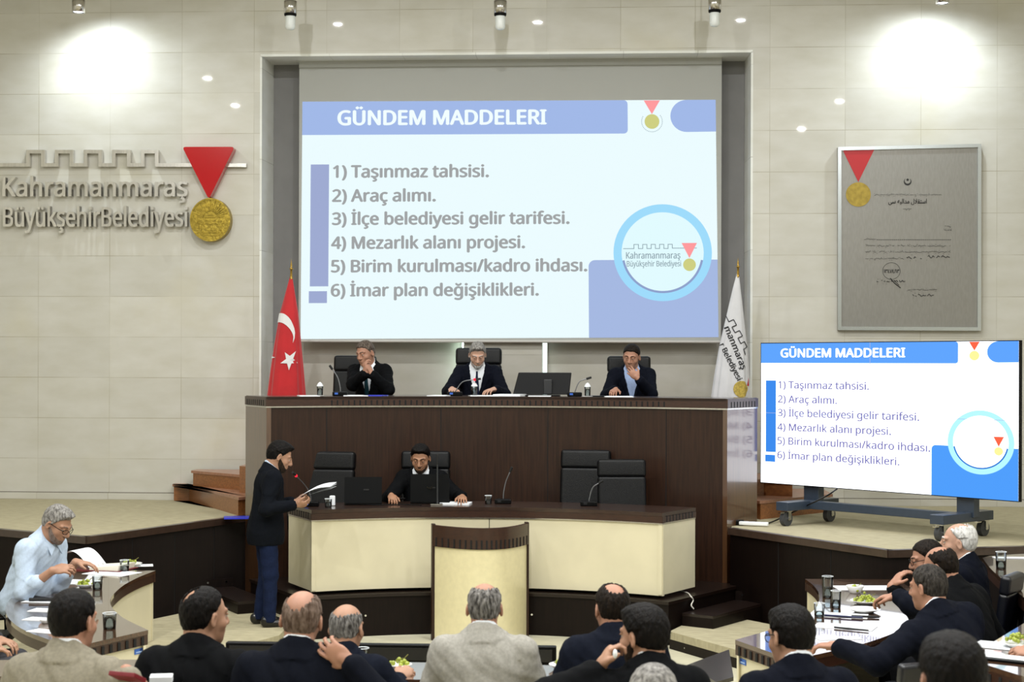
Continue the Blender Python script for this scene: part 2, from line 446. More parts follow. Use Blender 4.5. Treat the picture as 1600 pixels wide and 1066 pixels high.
# ------------------------------------------------------------------ setting
FLOOR, SLAB, STAGE, WALL_Y = -.10, .06, .88, 19.1
mb = MB(); mb.box((0, 8, FLOOR-.1), (24, 26, .2)); tag(mb.build('floor', M_CARPET_LOW), kind='structure')
mb = MB(); mb.box((0, 8, CEIL+.1), (24, 26, .2)); tag(mb.build('ceiling', M_PLASTER), kind='structure')
for nm, x in (('wall_left', -10.1), ('wall_right', 10.1)):
    mb = MB(); mb.box((x, 8, 3.8), (.2, 26, 8)); tag(mb.build(nm, M_PLASTER), kind='structure')
mb = MB(); mb.box((0, -4.6, 3.8), (20.4, .2, 8)); tag(mb.build('wall_rear', M_PLASTER), kind='structure')
# back wall with the stage niche cut out of it
NX0, NX1, NZ1, NBY = -3.04, 2.86, 6.245, 19.68
for nm, bx in (('wall_back_left', ((-10+NX0)/2, 3.75, NX0+10, 7.9)), ('wall_back_right', ((10+NX1)/2, 3.75, 10-NX1, 7.9)), ('wall_back_top', ((NX0+NX1)/2, (NZ1+7.7)/2, NX1-NX0, 7.7-NZ1))):
    mb = MB(); mb.box((bx[0], WALL_Y+.3, bx[1]), (bx[2], .6, bx[3])); tag(mb.build(nm, M_WALL), kind='structure')
mb = MB()                                                            # pale reveals of the niche (left, right, head)
mb.hexa([(NX0-.005, WALL_Y-.006, .88), (NX0+.02, WALL_Y-.006, .88), (NX0+.05, NBY, .88), (NX0-.005, NBY, .88)],
        [(NX0-.005, WALL_Y-.006, NZ1), (NX0+.02, WALL_Y-.006, NZ1), (NX0+.05, NBY, NZ1), (NX0-.005, NBY, NZ1)])
mb.hexa([(NX1-.02, WALL_Y-.006, .88), (NX1+.005, WALL_Y-.006, .88), (NX1+.005, NBY, .88), (NX1-.05, NBY, .88)],
        [(NX1-.02, WALL_Y-.006, NZ1), (NX1+.005, WALL_Y-.006, NZ1), (NX1+.005, NBY, NZ1), (NX1-.05, NBY, NZ1)])
mb.box(((NX0+NX1)/2, (WALL_Y+NBY)/2, NZ1+.01), (NX1-NX0, NBY-WALL_Y+.012, .03))
tag(mb.build('trim_1', M_REVEAL), kind='structure')
mb = MB(); mb.box(((NX0+NX1)/2, NBY+.1, 3.6), (NX1-NX0+.1, .2, 5.6)); tag(mb.build('wall_niche', M_NICHE), kind='structure')
for i, (a, b) in enumerate(((NX0+.05, -2.66), (2.53, NX1-.05))):     # added dark grey strips beside the screen: niche wall's shadow as colour
    mb = MB(); mb.box(((a+b)/2, NBY-.02, (2.2+NZ1)/2), (b-a, .04, NZ1-2.2)); tag(mb.build('trim_%d' % (2+i), M_GREY), kind='structure')
# raised centre panel of the niche with a lit slot on each side
pL, pR = at_y(724, 560, 19.5).x, at_y(847, 560, 19.5).x
mb = MB(); mb.box(((pL+pR)/2, 19.58, 2.9), (pR-pL, .16, 3.0)); tag(mb.build('trim_4', M_NICHE), kind='structure')
M_LED = emis('cool_led_strip', '#dffdf0', 28.)
for i, x in enumerate((pL-.014, pR+.03)):
    t = tag(empty('led_strip', (x, 19.62, 2.3)), ('slim lit LED strip on the %s edge of the panel behind the grey-bearded man') % ('left', 'right')[i], 'light', 'LED strips in the niche')
    mb = MB(); mb.box((0, .03, 0), ((.026, .058)[i], .03, 1.1)); mb.build('housing', M_STEEL, t)
    mb = MB(); mb.box((0, -.015 if i else .004, 0), ((.022, .052)[i], .03 if i else .02, 1.08)); mb.build('diffuser', M_LED if i == 0 else emis('cool_led_strip_soft', '#e9fff6', 1.6), t)
# stage, its edge and the dark panelled front
sp = [at_z(-140, 815, STAGE), at_z(0, 828, STAGE), at_z(135, 840, STAGE), at_z(392, 805, STAGE)]
sr = [at_z(1141, 826, STAGE), at_z(1388, 861, STAGE), at_z(1600, 855, STAGE), at_z(1720, 851, STAGE)]
line = [(-10, sp[0].y+.6)] + [(p.x, p.y) for p in sp] + [(-2.3, 17.0), (2.3, 17.0), (2.43, 16.46)] + [(p.x, p.y) for p in sr] + [(10, sr[-1].y+.5)]
mb = MB(); mb.prism(line + [(10, 19.2), (-10, 19.2)], STAGE-.05, STAGE); tag(mb.build('floor_stage', M_CARPET), kind='structure')
def front_wall(pts, name):
    mb = MB(); q = [(p[0], p[1]) for p in pts]
    inn = []
    for i, p in enumerate(q):
        a = q[max(i-1, 0)]; b = q[min(i+1, len(q)-1)]; d = Vector((b[0]-a[0], b[1]-a[1])).normalized()
        inn.append((p[0]-d.y*.06, p[1]+d.x*.06))
    mb.strip(q, inn, FLOOR, STAGE-.05)
    for i in range(len(q)-1):                                        # thin raised joints between the panels
        a, b = Vector(q[i]), Vector(q[i+1]); L = (b-a).length; n = max(1, int(L/.62)); nrm = Vector(((b-a).y, -(b-a).x)).normalized()
        for k in range(1, n):
            p = a + (b-a)*k/n; mb.mat(1); mb.box((p.x+nrm.x*.002, p.y+nrm.y*.002, (FLOOR+STAGE)/2-.03), (.006, .006, STAGE-FLOOR-.08), math.atan2((b-a).y, (b-a).x)); mb.mat(0)
    tag(mb.build(name, [M_DARK, M_SLOT]), kind='structure')
front_wall(line[:6], 'wall_stage_left'); front_wall(line[7:], 'wall_stage_right')
for k, pts in enumerate((line[:5], line[8:])):                       # dark nosing along the stage edge
    mb = MB()
    for i in range(len(pts)-1):
        a, b = Vector(pts[i]), Vector(pts[i+1]); d = (b-a).normalized(); n = Vector((d.y, -d.x)); a = a - d*.01; b = b + d*.01
        mb.hexa([(*(a+n*.025), STAGE-.06), (*(b+n*.025), STAGE-.06), (*(b-n*.05), STAGE-.06), (*(a-n*.05), STAGE-.06)],
                [(*(a+n*.025), STAGE+.008), (*(b+n*.025), STAGE+.008), (*(b-n*.05), STAGE+.008), (*(a-n*.05), STAGE+.008)])
    tag(mb.build('trim_%d' % (5+k), mat('stage_nosing_wood', '#3a2b22', .4, coat=.4, var=.15)), kind='structure')
# skirting ledge along the back wall, thin dark line along its top
for nm, a, b in (('baseboard_left', -10, NX0), ('baseboard_right', NX1, 10)):
    mb = MB(); mb.box(((a+b)/2, WALL_Y-.02, STAGE+.04), (b-a, .05, .08)); mb.mat(1); mb.box(((a+b)/2, WALL_Y-.004, STAGE+.083), (b-a, .012, .006))
    tag(mb.build(nm, [M_WALL, mat('dark_ledge_line', '#5d5443', .9)]), kind='structure')
# raised side floors with a carpeted nosing and dark riser, left and right of the pit
def side_floor(name, e0, e1, far, back):
    d = (e1-e0).normalized(); P = [(e0.x, e0.y), (e1.x, e1.y), (e1.x+d.x*far, e1.y+d.y*far)] + back
    mb = MB(); mb.prism(P, SLAB-.07, SLAB); mb.mat(1); mb.prism(P, FLOOR, SLAB-.07)
    mb.mat(2)
    nrm = Vector((d.y, -d.x)) if name.endswith('right') else Vector((-d.y, d.x))
    for k in range(4):
        p = e0 + d*(.25+.55*k); mb.cyl((p.x, p.y, FLOOR+.045), (p.x+nrm.x*-.012, p.y+nrm.y*-.012, FLOOR+.045), .008)
    tag(mb.build(name, [M_CARPET, M_DARK, M_CHROME]), kind='structure')
e0, e1 = at_z(1046, 987, SLAB), at_z(1140, 1013, SLAB)
side_floor('floor_right', e0, e1, 3.6, [(8.5, 8.8), (8.5, 14.6), (3.6, 14.2), (2.4, 15.8), (2.4, 16.3), (e0.x+.4, 16.0)])
f0, f1 = at_z(436, 993, SLAB), at_z(396, 1004, SLAB)
side_floor('floor_left', f0, f1, 4.4, [(-8.5, 9.5), (-8.5, 15.6), (-4.7, 15.2), (-3.6, 14.4), (-2.6, 16.6), (-1.9, 16.1), (-1.85, 15.4)])
# tiers under the near rows of seats
mb = MB(); mb.prism([(-8, 8.9), (8, 8.8), (8, 7.55), (-8, 7.55)], FLOOR, .12); tag(mb.build('floor_tier', M_CARPET_LOW), kind='structure')
mb = MB(); mb.prism([(-8, 7.55), (8, 7.55), (8, 6.6), (-8, 6.6)], FLOOR, .14); tag(mb.build('floor_tier_rear', M_CARPET_LOW), kind='structure')
mb = MB(); mb.prism([(-8, 6.6), (8, 6.6), (8, 4.0), (-8, 4.0)], FLOOR, .3); tag(mb.build('floor_tier_top', M_CARPET_LOW), kind='structure')

# ceiling downlights: the fittings
dl = None
for i, (lx, ly) in enumerate(LAMP_XY):
    if dl is None:
        dl = empty('ceiling_downlight', (lx, ly, CEIL), 0, 'round recessed ceiling downlight of the hall', 'ceiling light', 'downlights in the hall ceiling')
        mb = MB(); mb.lathe([(.13, -.02), (.17, -.02), (.17, 0), (.13, 0)], n=20); mb.build('rim', M_STEEL, dl)
    else:
        c = copy_tree(dl); c.location = (lx, ly, CEIL)

# ------------------------------------------------------------------ the dais
DZ = 2.19
dais = empty('council_dais', (0, 0, 0), 0, 'tall dark wooden curved dais where three men sit under the projection', 'desk')
A_IN = [-30, -22] + [-22 + 44*i/26 for i in range(1, 26)] + [22, 30]
mb = MB(); mb.strip([arcp(4.755, a) for a in A_IN], [arcp(4.80, a) for a in A_IN], .0, DZ-.115)
mb.mat(1)
for a in (-22.2, -7.5, 6.3, 21.8): 
    p = arcp(4.7545, a); mb.box((p[0], p[1], 1.04), (.008, .006, 2.05), -R(a))
mb.build('front_panel', [M_WOOD, M_SLOT], dais)
def slots(mb, r, a0, a1, n, z0, z1, w=.016):
    for i in range(n):
        a = a0 + (a1-a0)*i/(n-1); p = arcp(r, a); mb.box((p[0], p[1], (z0+z1)/2), (w, .006, z1-z0), -R(a))
mb = MB(); mb.strip([arcp(4.735, a) for a in A_IN], [arcp(4.80, a) for a in A_IN], DZ-.10, DZ-.004)
mb.mat(1); slots(mb, 4.7355, -21.6, 21.6, 60, DZ-.093, DZ-.04)
mb.build('fascia', [M_FASC, M_SLOT], dais)
mb = MB(); mb.strip([arcp(4.735, a) for a in A_IN], [arcp(5.46, a) for a in A_IN], DZ-.03, DZ); mb.build('top', M_WOODH, dais)
mb = MB(); mb.strip([arcp(4.737, a) for a in A_IN], [arcp(4.76, a) for a in A_IN], DZ-.115, DZ-.10); mb.build('metal_strip', M_STEEL, dais)
def high_coat(m):
    m.node_tree.nodes['Principled BSDF'].inputs['Coat IOR'].default_value = 1.7; return m
def end_panel(par, sgn, r0, r1, ang, z0, z1, nsl, mpanel, mfas, ztop, th=.05, strip=True):
    mpanel = mpanel if mpanel is not M_WOOD else high_coat(mat('polished_end_wood', '#4f321a', .4, var=.2, scale=7, stretch=(7, 7, .35), coat=1., coat_rough=.13, detail=8)); a = sgn*ang; p, q = Vector(arcp(r0, a)), Vector(arcp(r1, a)); d = (q-p).normalized(); n = Vector((d.y, -d.x))*sgn
    ry = math.atan2(d.y, d.x); mid = (p+q)/2; L = (q-p).length
    mb = MB(); mb.box((mid.x-n.x*th/2, mid.y-n.y*th/2, (z0+z1)/2), (L, th, z1-z0), ry); mb.build('end_panel', mpanel, par)
    mb = MB(); mb.box((mid.x-n.x*(th/2-.008), mid.y-n.y*(th/2-.008), (z1+.015+ztop)/2), (L+.01, th, ztop-z1-.02), ry); mb.mat(1)
    for i in range(nsl):
        c = p + d*(.08 + (L-.16)*i/(nsl-1)); mb.box((c.x+n.x*.0075, c.y+n.y*.0075, z1+.05), (.022, .004, .06), ry)
    mb.build('end_fascia', [mfas, M_SLOT], par)
    if strip:
        mb = MB(); mb.box((mid.x-n.x*(th/2-.004), mid.y-n.y*(th/2-.004), z1+.008), (L, th, .014), ry); mb.build('end_metal_strip', M_STEEL, par)
for s in (-1, 1): end_panel(dais, s, 4.74, 5.46, 30.05, .0, DZ-.115, 9, M_WOOD, M_FASC, DZ-.004)
# raised floor behind the dais, and its wooden steps left and right
mb = MB(); mb.prism([arcp(4.82, a) for a in range(-29, 30, 2)] + [(2.6, 17.4), (NX1-.06, 17.8), (NX1-.06, 19.66), (NX0+.06, 19.66), (NX0+.06, 17.8), (-2.6, 17.4)], STAGE, STAGE+.5)
tag(mb.build('floor_dais', M_STEP), kind='structure')
def stair(name, pts, z0, z1, lab):
    t = empty(name, (0, 0, 0), 0, lab, 'step', 'wooden steps up to the dais')
    mb = MB(); mb.prism(pts, z0, z1-.03); mb.build('riser', M_STEP, t)
    c = Vector((sum(p[0] for p in pts)/len(pts), sum(p[1] for p in pts)/len(pts)))
    big = [tuple(Vector(p) + (Vector(p)-c).normalized()*.03) for p in pts]
    mb = MB(); mb.prism(big, z1-.03, z1); mb.build('tread', mat('worn_step_tread', '#a1735a', .4, var=.12, coat=.3), t)
a0, a1 = at_z(283, 779, STAGE), at_z(372, 806, STAGE)
stair('wooden_step', [(a0.x, 18.98), (a0.x, a0.y), (a1.x, a1.y), (-2.78, 17.3), (-2.78, 18.98)], STAGE, STAGE+.20, 'lower brown wooden step at the left end of the dais')
b0 = at_z(340, 748, STAGE+.2)
stair('wooden_step', [(b0.x, 18.98), (b0.x, min(b0.y+.1, 18.75)), (-2.9, 18.0), (-2.78, 17.9), (-2.78, 18.98)], STAGE+.20, STAGE+.38, 'upper brown wooden step at the left end of the dais')
c0, c1 = at_z(1297, 800, STAGE), at_z(1188, 812, STAGE)
stair('wooden_step', [(c0.x, 18.98), (c0.x, c0.y), (c1.x, c1.y), (2.72, 17.4), (2.72, 18.98)], STAGE, STAGE+.20, 'lower brown wooden step behind the video wall cart')
d0 = at_z(1238, 776, STAGE+.2)
stair('wooden_step', [(d0.x, 18.98), (d0.x, min(d0.y, 18.75)), (2.9, 18.0), (2.72, 17.9), (2.72, 18.98)], STAGE+.20, STAGE+.38, 'upper brown wooden step behind the video wall cart')

# ------------------------------------------------------------------ platform and lower clerks' desk
PZ = .31
mb = MB(); mb.strip(arcl(3.27, -32, 32, 30), arcl(4.75, -32, 32, 30), FLOOR, PZ-.03); mb.mat(1)
mb.strip(arcl(3.25, -32.2, 32.2, 30), arcl(4.75, -32.2, 32.2, 30), PZ-.03, PZ); mb.mat(2)
for a in (-21, -6.5, 7.5, 20): p = arcp(3.27, a); mb.cyl((p[0], p[1]+.01, .1), (p[0], p[1]-.006, .1), .010)
tag(mb.build('floor_platform', [M_DARK, mat('platform_lip', '#1a100b', .35, coat=.2, spec=.3), M_CHROME]), kind='structure')
for s in (-1, 1):                                                    # two steps up each side, with fixing brackets
    nm = ('left', 'right')[s > 0]
    for k, (r0, r1, aw, z) in enumerate(((4.10 if s < 0 else 3.48, 5.2 if s < 0 else 4.55, 5.0, SLAB+.12),)):
        t = empty('platform_step', (0, 0, 0), 0, 'low dark wooden step at the %s side of the lower desk platform' % nm, 'step', 'dark steps beside the clerks desk')
        u = Vector((math.sin(R(32.3)), math.cos(R(32.3)))); n = Vector((u.y, -u.x)); o = Vector((0, 12.3))
        q = [o+u*r0+n*.01, o+u*r1+n*.01, o+u*r1+n*.34, o+u*r0+n*.34]; q = [(s*p.x, p.y) for p in q]
        mb = MB(); mb.prism(q, FLOOR, z-.025); mb.build('riser', M_DARK, t)
        mb = MB(); mb.prism(q, z-.025, z); mb.build('tread', mat('dark_tread', '#1a0f0b', .35, coat=.25, var=.2), t)
        b = MB(); p = o+u*(r1+.03); b.box((s*(p.x+n.x*.18), p.y+n.y*.18, z+.04), (.36, .02, .09), s*math.atan2(n.y, n.x)); b.mat(1)
        for kk in (.08, .28): b.cyl((s*(p.x+n.x*kk)-s*.0, p.y+n.y*kk-.0, z+.05), (s*(p.x+n.x*kk-u.x*.016), p.y+n.y*kk-u.y*.016, z+.05), .011)
        b.build('bracket_rail', [M_DARK, M_CHROME], t)
LZ = 1.13
desk = empty('clerks_desk', (0, 0, 0), 0, 'lower curved desk with cream front and dark wood top below the dais', 'desk')
mb = MB(); mb.strip(arcl(3.35, -30, 30, 40), arcl(4.05, -30, 30, 40), LZ-.035, LZ); mb.build('top', M_WOODH, desk)
mb = MB(); mb.strip(arcl(3.352, -30, 30, 40), arcl(3.40, -30, 30, 40), LZ-.10, LZ-.036); mb.build('fascia', M_FASC, desk)
mb = MB(); mb.strip(arcl(3.356, -30, 30, 40), arcl(3.39, -30, 30, 40), LZ-.112, LZ-.10); mb.build('metal_strip', M_STEEL, desk)
mb = MB(); mb.strip(arcl(3.37, -29.9, 30, 40), arcl(3.40, -29.9, 30, 40), PZ+.03, LZ-.112); mb.mat(1)
p = arcp(3.369, 0); mb.box((p[0], p[1], .69), (.006, .004, .70)); mb.build('front_panel', [M_CREAM, M_SLOT], desk)
for s in (-1, 1): end_panel(desk, s, 3.36, 4.05, 29.9, PZ+.04, LZ-.112, 9, M_CREAM, M_FASC, LZ-.036, th=.04)
mb = MB(); mb.strip(arcl(3.6, -27, 27, 20), arcl(3.64, -27, 27, 20), PZ, LZ-.035); mb.build('modesty_panel', M_DARK, desk)
mb = MB(); mb.strip(arcl(3.46, -28.5, 28.5, 20), arcl(3.5, -28.5, 28.5, 20), PZ, PZ+.05); mb.build('plinth', M_DARK, desk)

# ------------------------------------------------------------------ lectern in front of the clerks' desk
lp, lq = at_z(677, 1001, FLOOR), at_z(823, 996, FLOOR)
pc = (lp+lq)/2; pw = (lq-lp).length; LT = 1.00
lec = empty('lectern', (pc.x, pc.y, FLOOR), math.atan2(lq.y-lp.y, lq.x-lp.x), 'bow-fronted cream lectern with dark slotted top band before the lower desk', 'lectern')
hz = LT-FLOOR; bow = .40
def bowp(t, off=0.): 
    x = (t-.5)*pw; return (x*(1+off*2/pw), -bow*(1-(2*t-1)**2) - off)
bl = [bowp(i/24) for i in range(25)]
mb = MB(); mb.strip(bl, [(p[0]*.97, p[1]+.03) for p in bl], .02, hz-.2); mb.build('front_panel', mat('cream_lacquer', '#dfd5ab', .3, coat=.6, coat_rough=.12, var=.03), lec)
bo = [bowp(i/24, .012) for i in range(25)]
mb = MB(); mb.strip(bo, [(p[0]*.96, p[1]+.045) for p in bo], hz-.2, hz); mb.mat(1)
for i in range(20):
    t = (i+.6)/20.2; p = bowp(t, .013); dx = 1e-3; p2 = bowp(t+dx, .013); mb.box((p[0], p[1], hz-.155), (.017, .006, .085), math.atan2(p2[1]-p[1], p2[0]-p[0]))
mb.build('top_band', [M_FASC, M_SLOT], lec)
for s in (-1, 1):
    mb = MB(); mb.box((s*pw/2, .02, hz/2+.005), (.034, .07, hz+.01)); mb.build('side_post', M_WOOD, lec, bevel=.004)
mb = MB(); mb.prism([bowp(i/24, -.03) for i in range(25)] + [(pw/2-.02, .04), (-pw/2+.02, .04)], hz-.17, hz-.14); mb.build('reading_top', M_WOODH, lec)
mb = MB(); mb.prism([bowp(i/24, -.02) for i in range(25)], 0, .025); mb.build('plinth', M_DARK, lec)

# ------------------------------------------------------------------ councillors' side tables
TZ = .68
INN = [(2.0, 10.85), (2.38, 11.45), (2.68, 12.15), (2.83, 12.9), (2.87, 13.5), (2.85, 14.0)]
OUT = [(2.30, 10.14), (2.90, 10.85), (3.32, 11.65), (3.56, 12.5), (3.66, 13.3), (3.64, 14.02)]
def side_table(sgn, lab):
    i_ = [(sgn*p.x + (.02 if sgn > 0 else -.02), p.y) for p in lerp_rounded([(*p, 0) for p in INN], 6)]; o_ = [(sgn*p.x + (.02 if sgn > 0 else -.02), p.y) for p in lerp_rounded([(*p, 0) for p in OUT], 6)]
    if sgn < 0: i_ = [(x, y+.08) for x, y in i_]; o_ = [(x, y+.08) for x, y in o_]
    t = empty('side_table', (0, 0, 0), 0, lab, 'table', 'curved councillors tables')
    mb = MB(); mb.strip(i_, o_, TZ-.03, TZ); mb.build('top', mat('polished_table_top', '#4c3424', .12, var=.2, scale=8, stretch=(1, 5, 5), coat=1., coat_rough=.03, detail=8), t)
    sh = lambda pl, ql, k: [(a[0]+(b[0]-a[0])*k, a[1]+(b[1]-a[1])*k) for a, b in zip(pl, ql)]
    mb = MB(); mb.strip(sh(i_, o_, .005), sh(i_, o_, .06), TZ-.10, TZ-.03); mb.build('inner_fascia', M_FASC, t)
    mb = MB(); mb.strip(sh(o_, i_, .005), sh(o_, i_, .06), TZ-.10, TZ-.03); mb.build('outer_fascia', M_FASC, t)
    mb = MB(); mb.strip(sh(i_, o_, .03), sh(i_, o_, .065), FLOOR+.001, TZ-.10); mb.build('front_panel', M_CREAM, t)
    for e, k in ((0, 1), (-1, -1)):
        a, b = Vector(i_[e]), Vector(o_[e]); d = (b-a).normalized(); n = Vector((d.y, -d.x)); inward = Vector(i_[1 if e == 0 else -2]) - a
        if n.dot(inward) > 0: n = -n
        L = (b-a).length; mid = (a+b)/2; ry = math.atan2(d.y, d.x)
        mb = MB(); mb.box((mid.x-n.x*.025, mid.y-n.y*.025, TZ-.065), (L, .045, .068), ry); mb.mat(1)
        for i in range(9):
            c = a + d*(.06+(L-.12)*i/8); mb.box((c.x, c.y, TZ-.068), (.026, .008, .055), ry)
        mb.build('end_fascia', [M_FASC, M_SLOT], t)
        mb = MB(); mb.box((mid.x-n.x*.035, mid.y-n.y*.035, (FLOOR+TZ-.10)/2), (L-.03, .03, TZ-.10-FLOOR-.002), ry); mb.build('end_panel', M_CREAM, t)
        if e == 0:
            c = a + d*(.035+.045); mb = MB(); mb.box((c.x+n.x*-.018, c.y+n.y*-.018, TZ-.135), (.085, .006, .036), ry); mb.mat(1)
            mb.box((c.x+n.x*-.0145, c.y+n.y*-.0145, TZ-.140), (.06, .002, .008), ry); mb.mat(2); mb.box((c.x+n.x*-.0145-d.x*.02, c.y+n.y*-.0145-d.y*.02, TZ-.128), (.018, .002, .012), ry)
            mb.build('asset_sticker', [mat('blue_sticker', '#2f62b8', .4), mat('sticker_print', '#9fb9e0', .5), mat('sticker_print_dark', '#17356f', .5)], t)
    return t, i_, o_
tabL, _, _ = side_table(-1, 'curved table with cream front at left, before the man in a light blue shirt')
tabR, _, _ = side_table(1, 'curved table with cream front at right, mirroring the bright video wall')
# table closing the horseshoe, in front of the men seen from behind
tc = empty('centre_table', (0, 0, 0), 0, 'glossy wooden table in front of the man in the pale grey suit', 'table')
CTZ = .88; T2 = [(-2.25, 8.70), (-1.2, 8.79), (.2, 8.81), (1.05, 8.76), (1.4, 8.68)]; T1 = [(-2.35, 8.22), (-1.2, 8.31), (.2, 8.33), (1.1, 8.28), (1.5, 8.2)]
T2 = [(p.x, p.y) for p in lerp_rounded([(*p, 0) for p in T2], 6)]; T1 = [(p.x, p.y) for p in lerp_rounded([(*p, 0) for p in T1], 6)]
mb = MB(); mb.strip(T1, T2, CTZ-.03, CTZ); mb.build('top', MATS['polished_table_top'], tc)
mb = MB(); mb.strip([(x, y-.05) for x, y in T2], [(x, y-.02) for x, y in T2], FLOOR, CTZ-.03); mb.build('front_panel', M_CREAM, tc)
bb = empty('display_bar', (0, 0, 0), 0, 'long low black display standing behind the far edge of the centre table', 'display')
q0, q1 = at_y(352, 1006, 9.62), at_y(869, 1009, 9.62); qt = (q0.z+q1.z)/2
mb = MB(); mb.box(((q0.x+q1.x)/2, 9.65, qt-.25), (q1.x-q0.x, .06, .50)); mb.build('housing', M_BLACK, bb, bevel=.008)
mb = MB(); mb.box(((q0.x+q1.x)/2, 9.66, (FLOOR+qt-.5)/2), (.5, .12, qt-.5-FLOOR)); mb.build('stand', M_BLACK, bb)
mb = MB(); mb.box(((q0.x+q1.x)/2, 9.617, qt-.055), (q1.x-q0.x-.05, .006, .075)); mb.build('bezel', mat('dark_bezel', '#1d1d1f', .3), bb)
# outer ring table, far right
OI = [(at_z(1548, 873, .86)), at_z(1545, 893, .86), at_z(1588, 925, .86), at_z(1640, 962, .86), at_z(1655, 985, .86), at_z(1600, 978, .86), at_z(1534, 1012, .86)]
to = empty('outer_table', (0, 0, 0), 0, 'polished table of the outer ring at the right edge, behind the navy chairs', 'table')
iL = [(p.x, p.y) for p in lerp_rounded([at_z(1535, 872, .86), at_z(1552, 893, .86), at_z(1600, 934, .86), at_z(1660, 985, .86)], 8)]
oL = [(p.x, p.y) for p in lerp_rounded([at_z(1545, 869, .86), at_z(1620, 866, .86), at_z(1700, 880, .86), at_z(1760, 930, .86)], 8)]
mb = MB(); mb.strip(iL, oL, .83, .86); mb.build('top', MATS['polished_table_top'], to)
mb = MB(); mb.strip(iL, [(x+.04, y+.0) for x, y in iL], .76, .829); mb.build('fascia', M_FASC, to)
mb = MB(); mb.strip([(x+.02, y) for x, y in iL], [(x+.05, y) for x, y in iL], SLAB, .76); mb.build('front_panel', M_DARK, to)
tn = empty('outer_table', (0, 0, 0), 0, 'near table end at lower right with papers and grapes on it', 'table')
qa, qb, qc, qd = at_z(1534, 1014, .86), at_z(1600, 974, .86), at_z(1720, 1010, .86), at_z(1640, 1070, .86)
qe = at_z(1537, 1038, .86)
mb = MB(); mb.prism([(p.x, p.y) for p in (qa, qb, qc, qd, qe)], .83, .86); mb.build('top', MATS['polished_table_top'], tn)
mb = MB(); d = (qd-qe).normalized(); L = (qd-qe).length; m = (qd+qe)/2; ry = math.atan2(d.y, d.x)
mb.box((m.x-d.y*.02, m.y+d.x*.02, .79), (L, .04, .078), ry); mb.mat(1)
for i in range(9): c = qe + d*(.06+.1*i); mb.box((c.x, c.y, .79), (.026, .008, .05), ry)
mb.build('end_fascia', [M_FASC, M_SLOT], tn)
mb = MB(); mb.box((m.x-d.y*.04, m.y+d.x*.04, (SLAB+.75)/2), (L-.02, .03, .75-SLAB), ry); mb.build('end_panel', M_CREAM, tn)
# dark flat board beside the right table's cream end
k0, k1, k2, k3 = at_z(1074, 1039, .22), at_z(1139, 1015, .22), at_z(1146, 1058, .22), at_z(1119, 1066, .22)
bd = tag(empty('low_dark_table', (0, 0, 0)), 'low dark flat tabletop beside the cream end of the right table', 'table')
mb = MB(); mb.prism([(p.x, p.y) for p in (k0, k1, k2, k3)], .19, .22); mb.build('top', mat('dark_board', '#2d2a2a', .35, coat=.3, var=.1), bd)
kc = (k0+k1+k2+k3)/4; mb = MB(); mb.box((kc.x, kc.y, (FLOOR+.19)/2), (.12, .3, .19-FLOOR)); mb.build('leg', M_BLACK, bd)
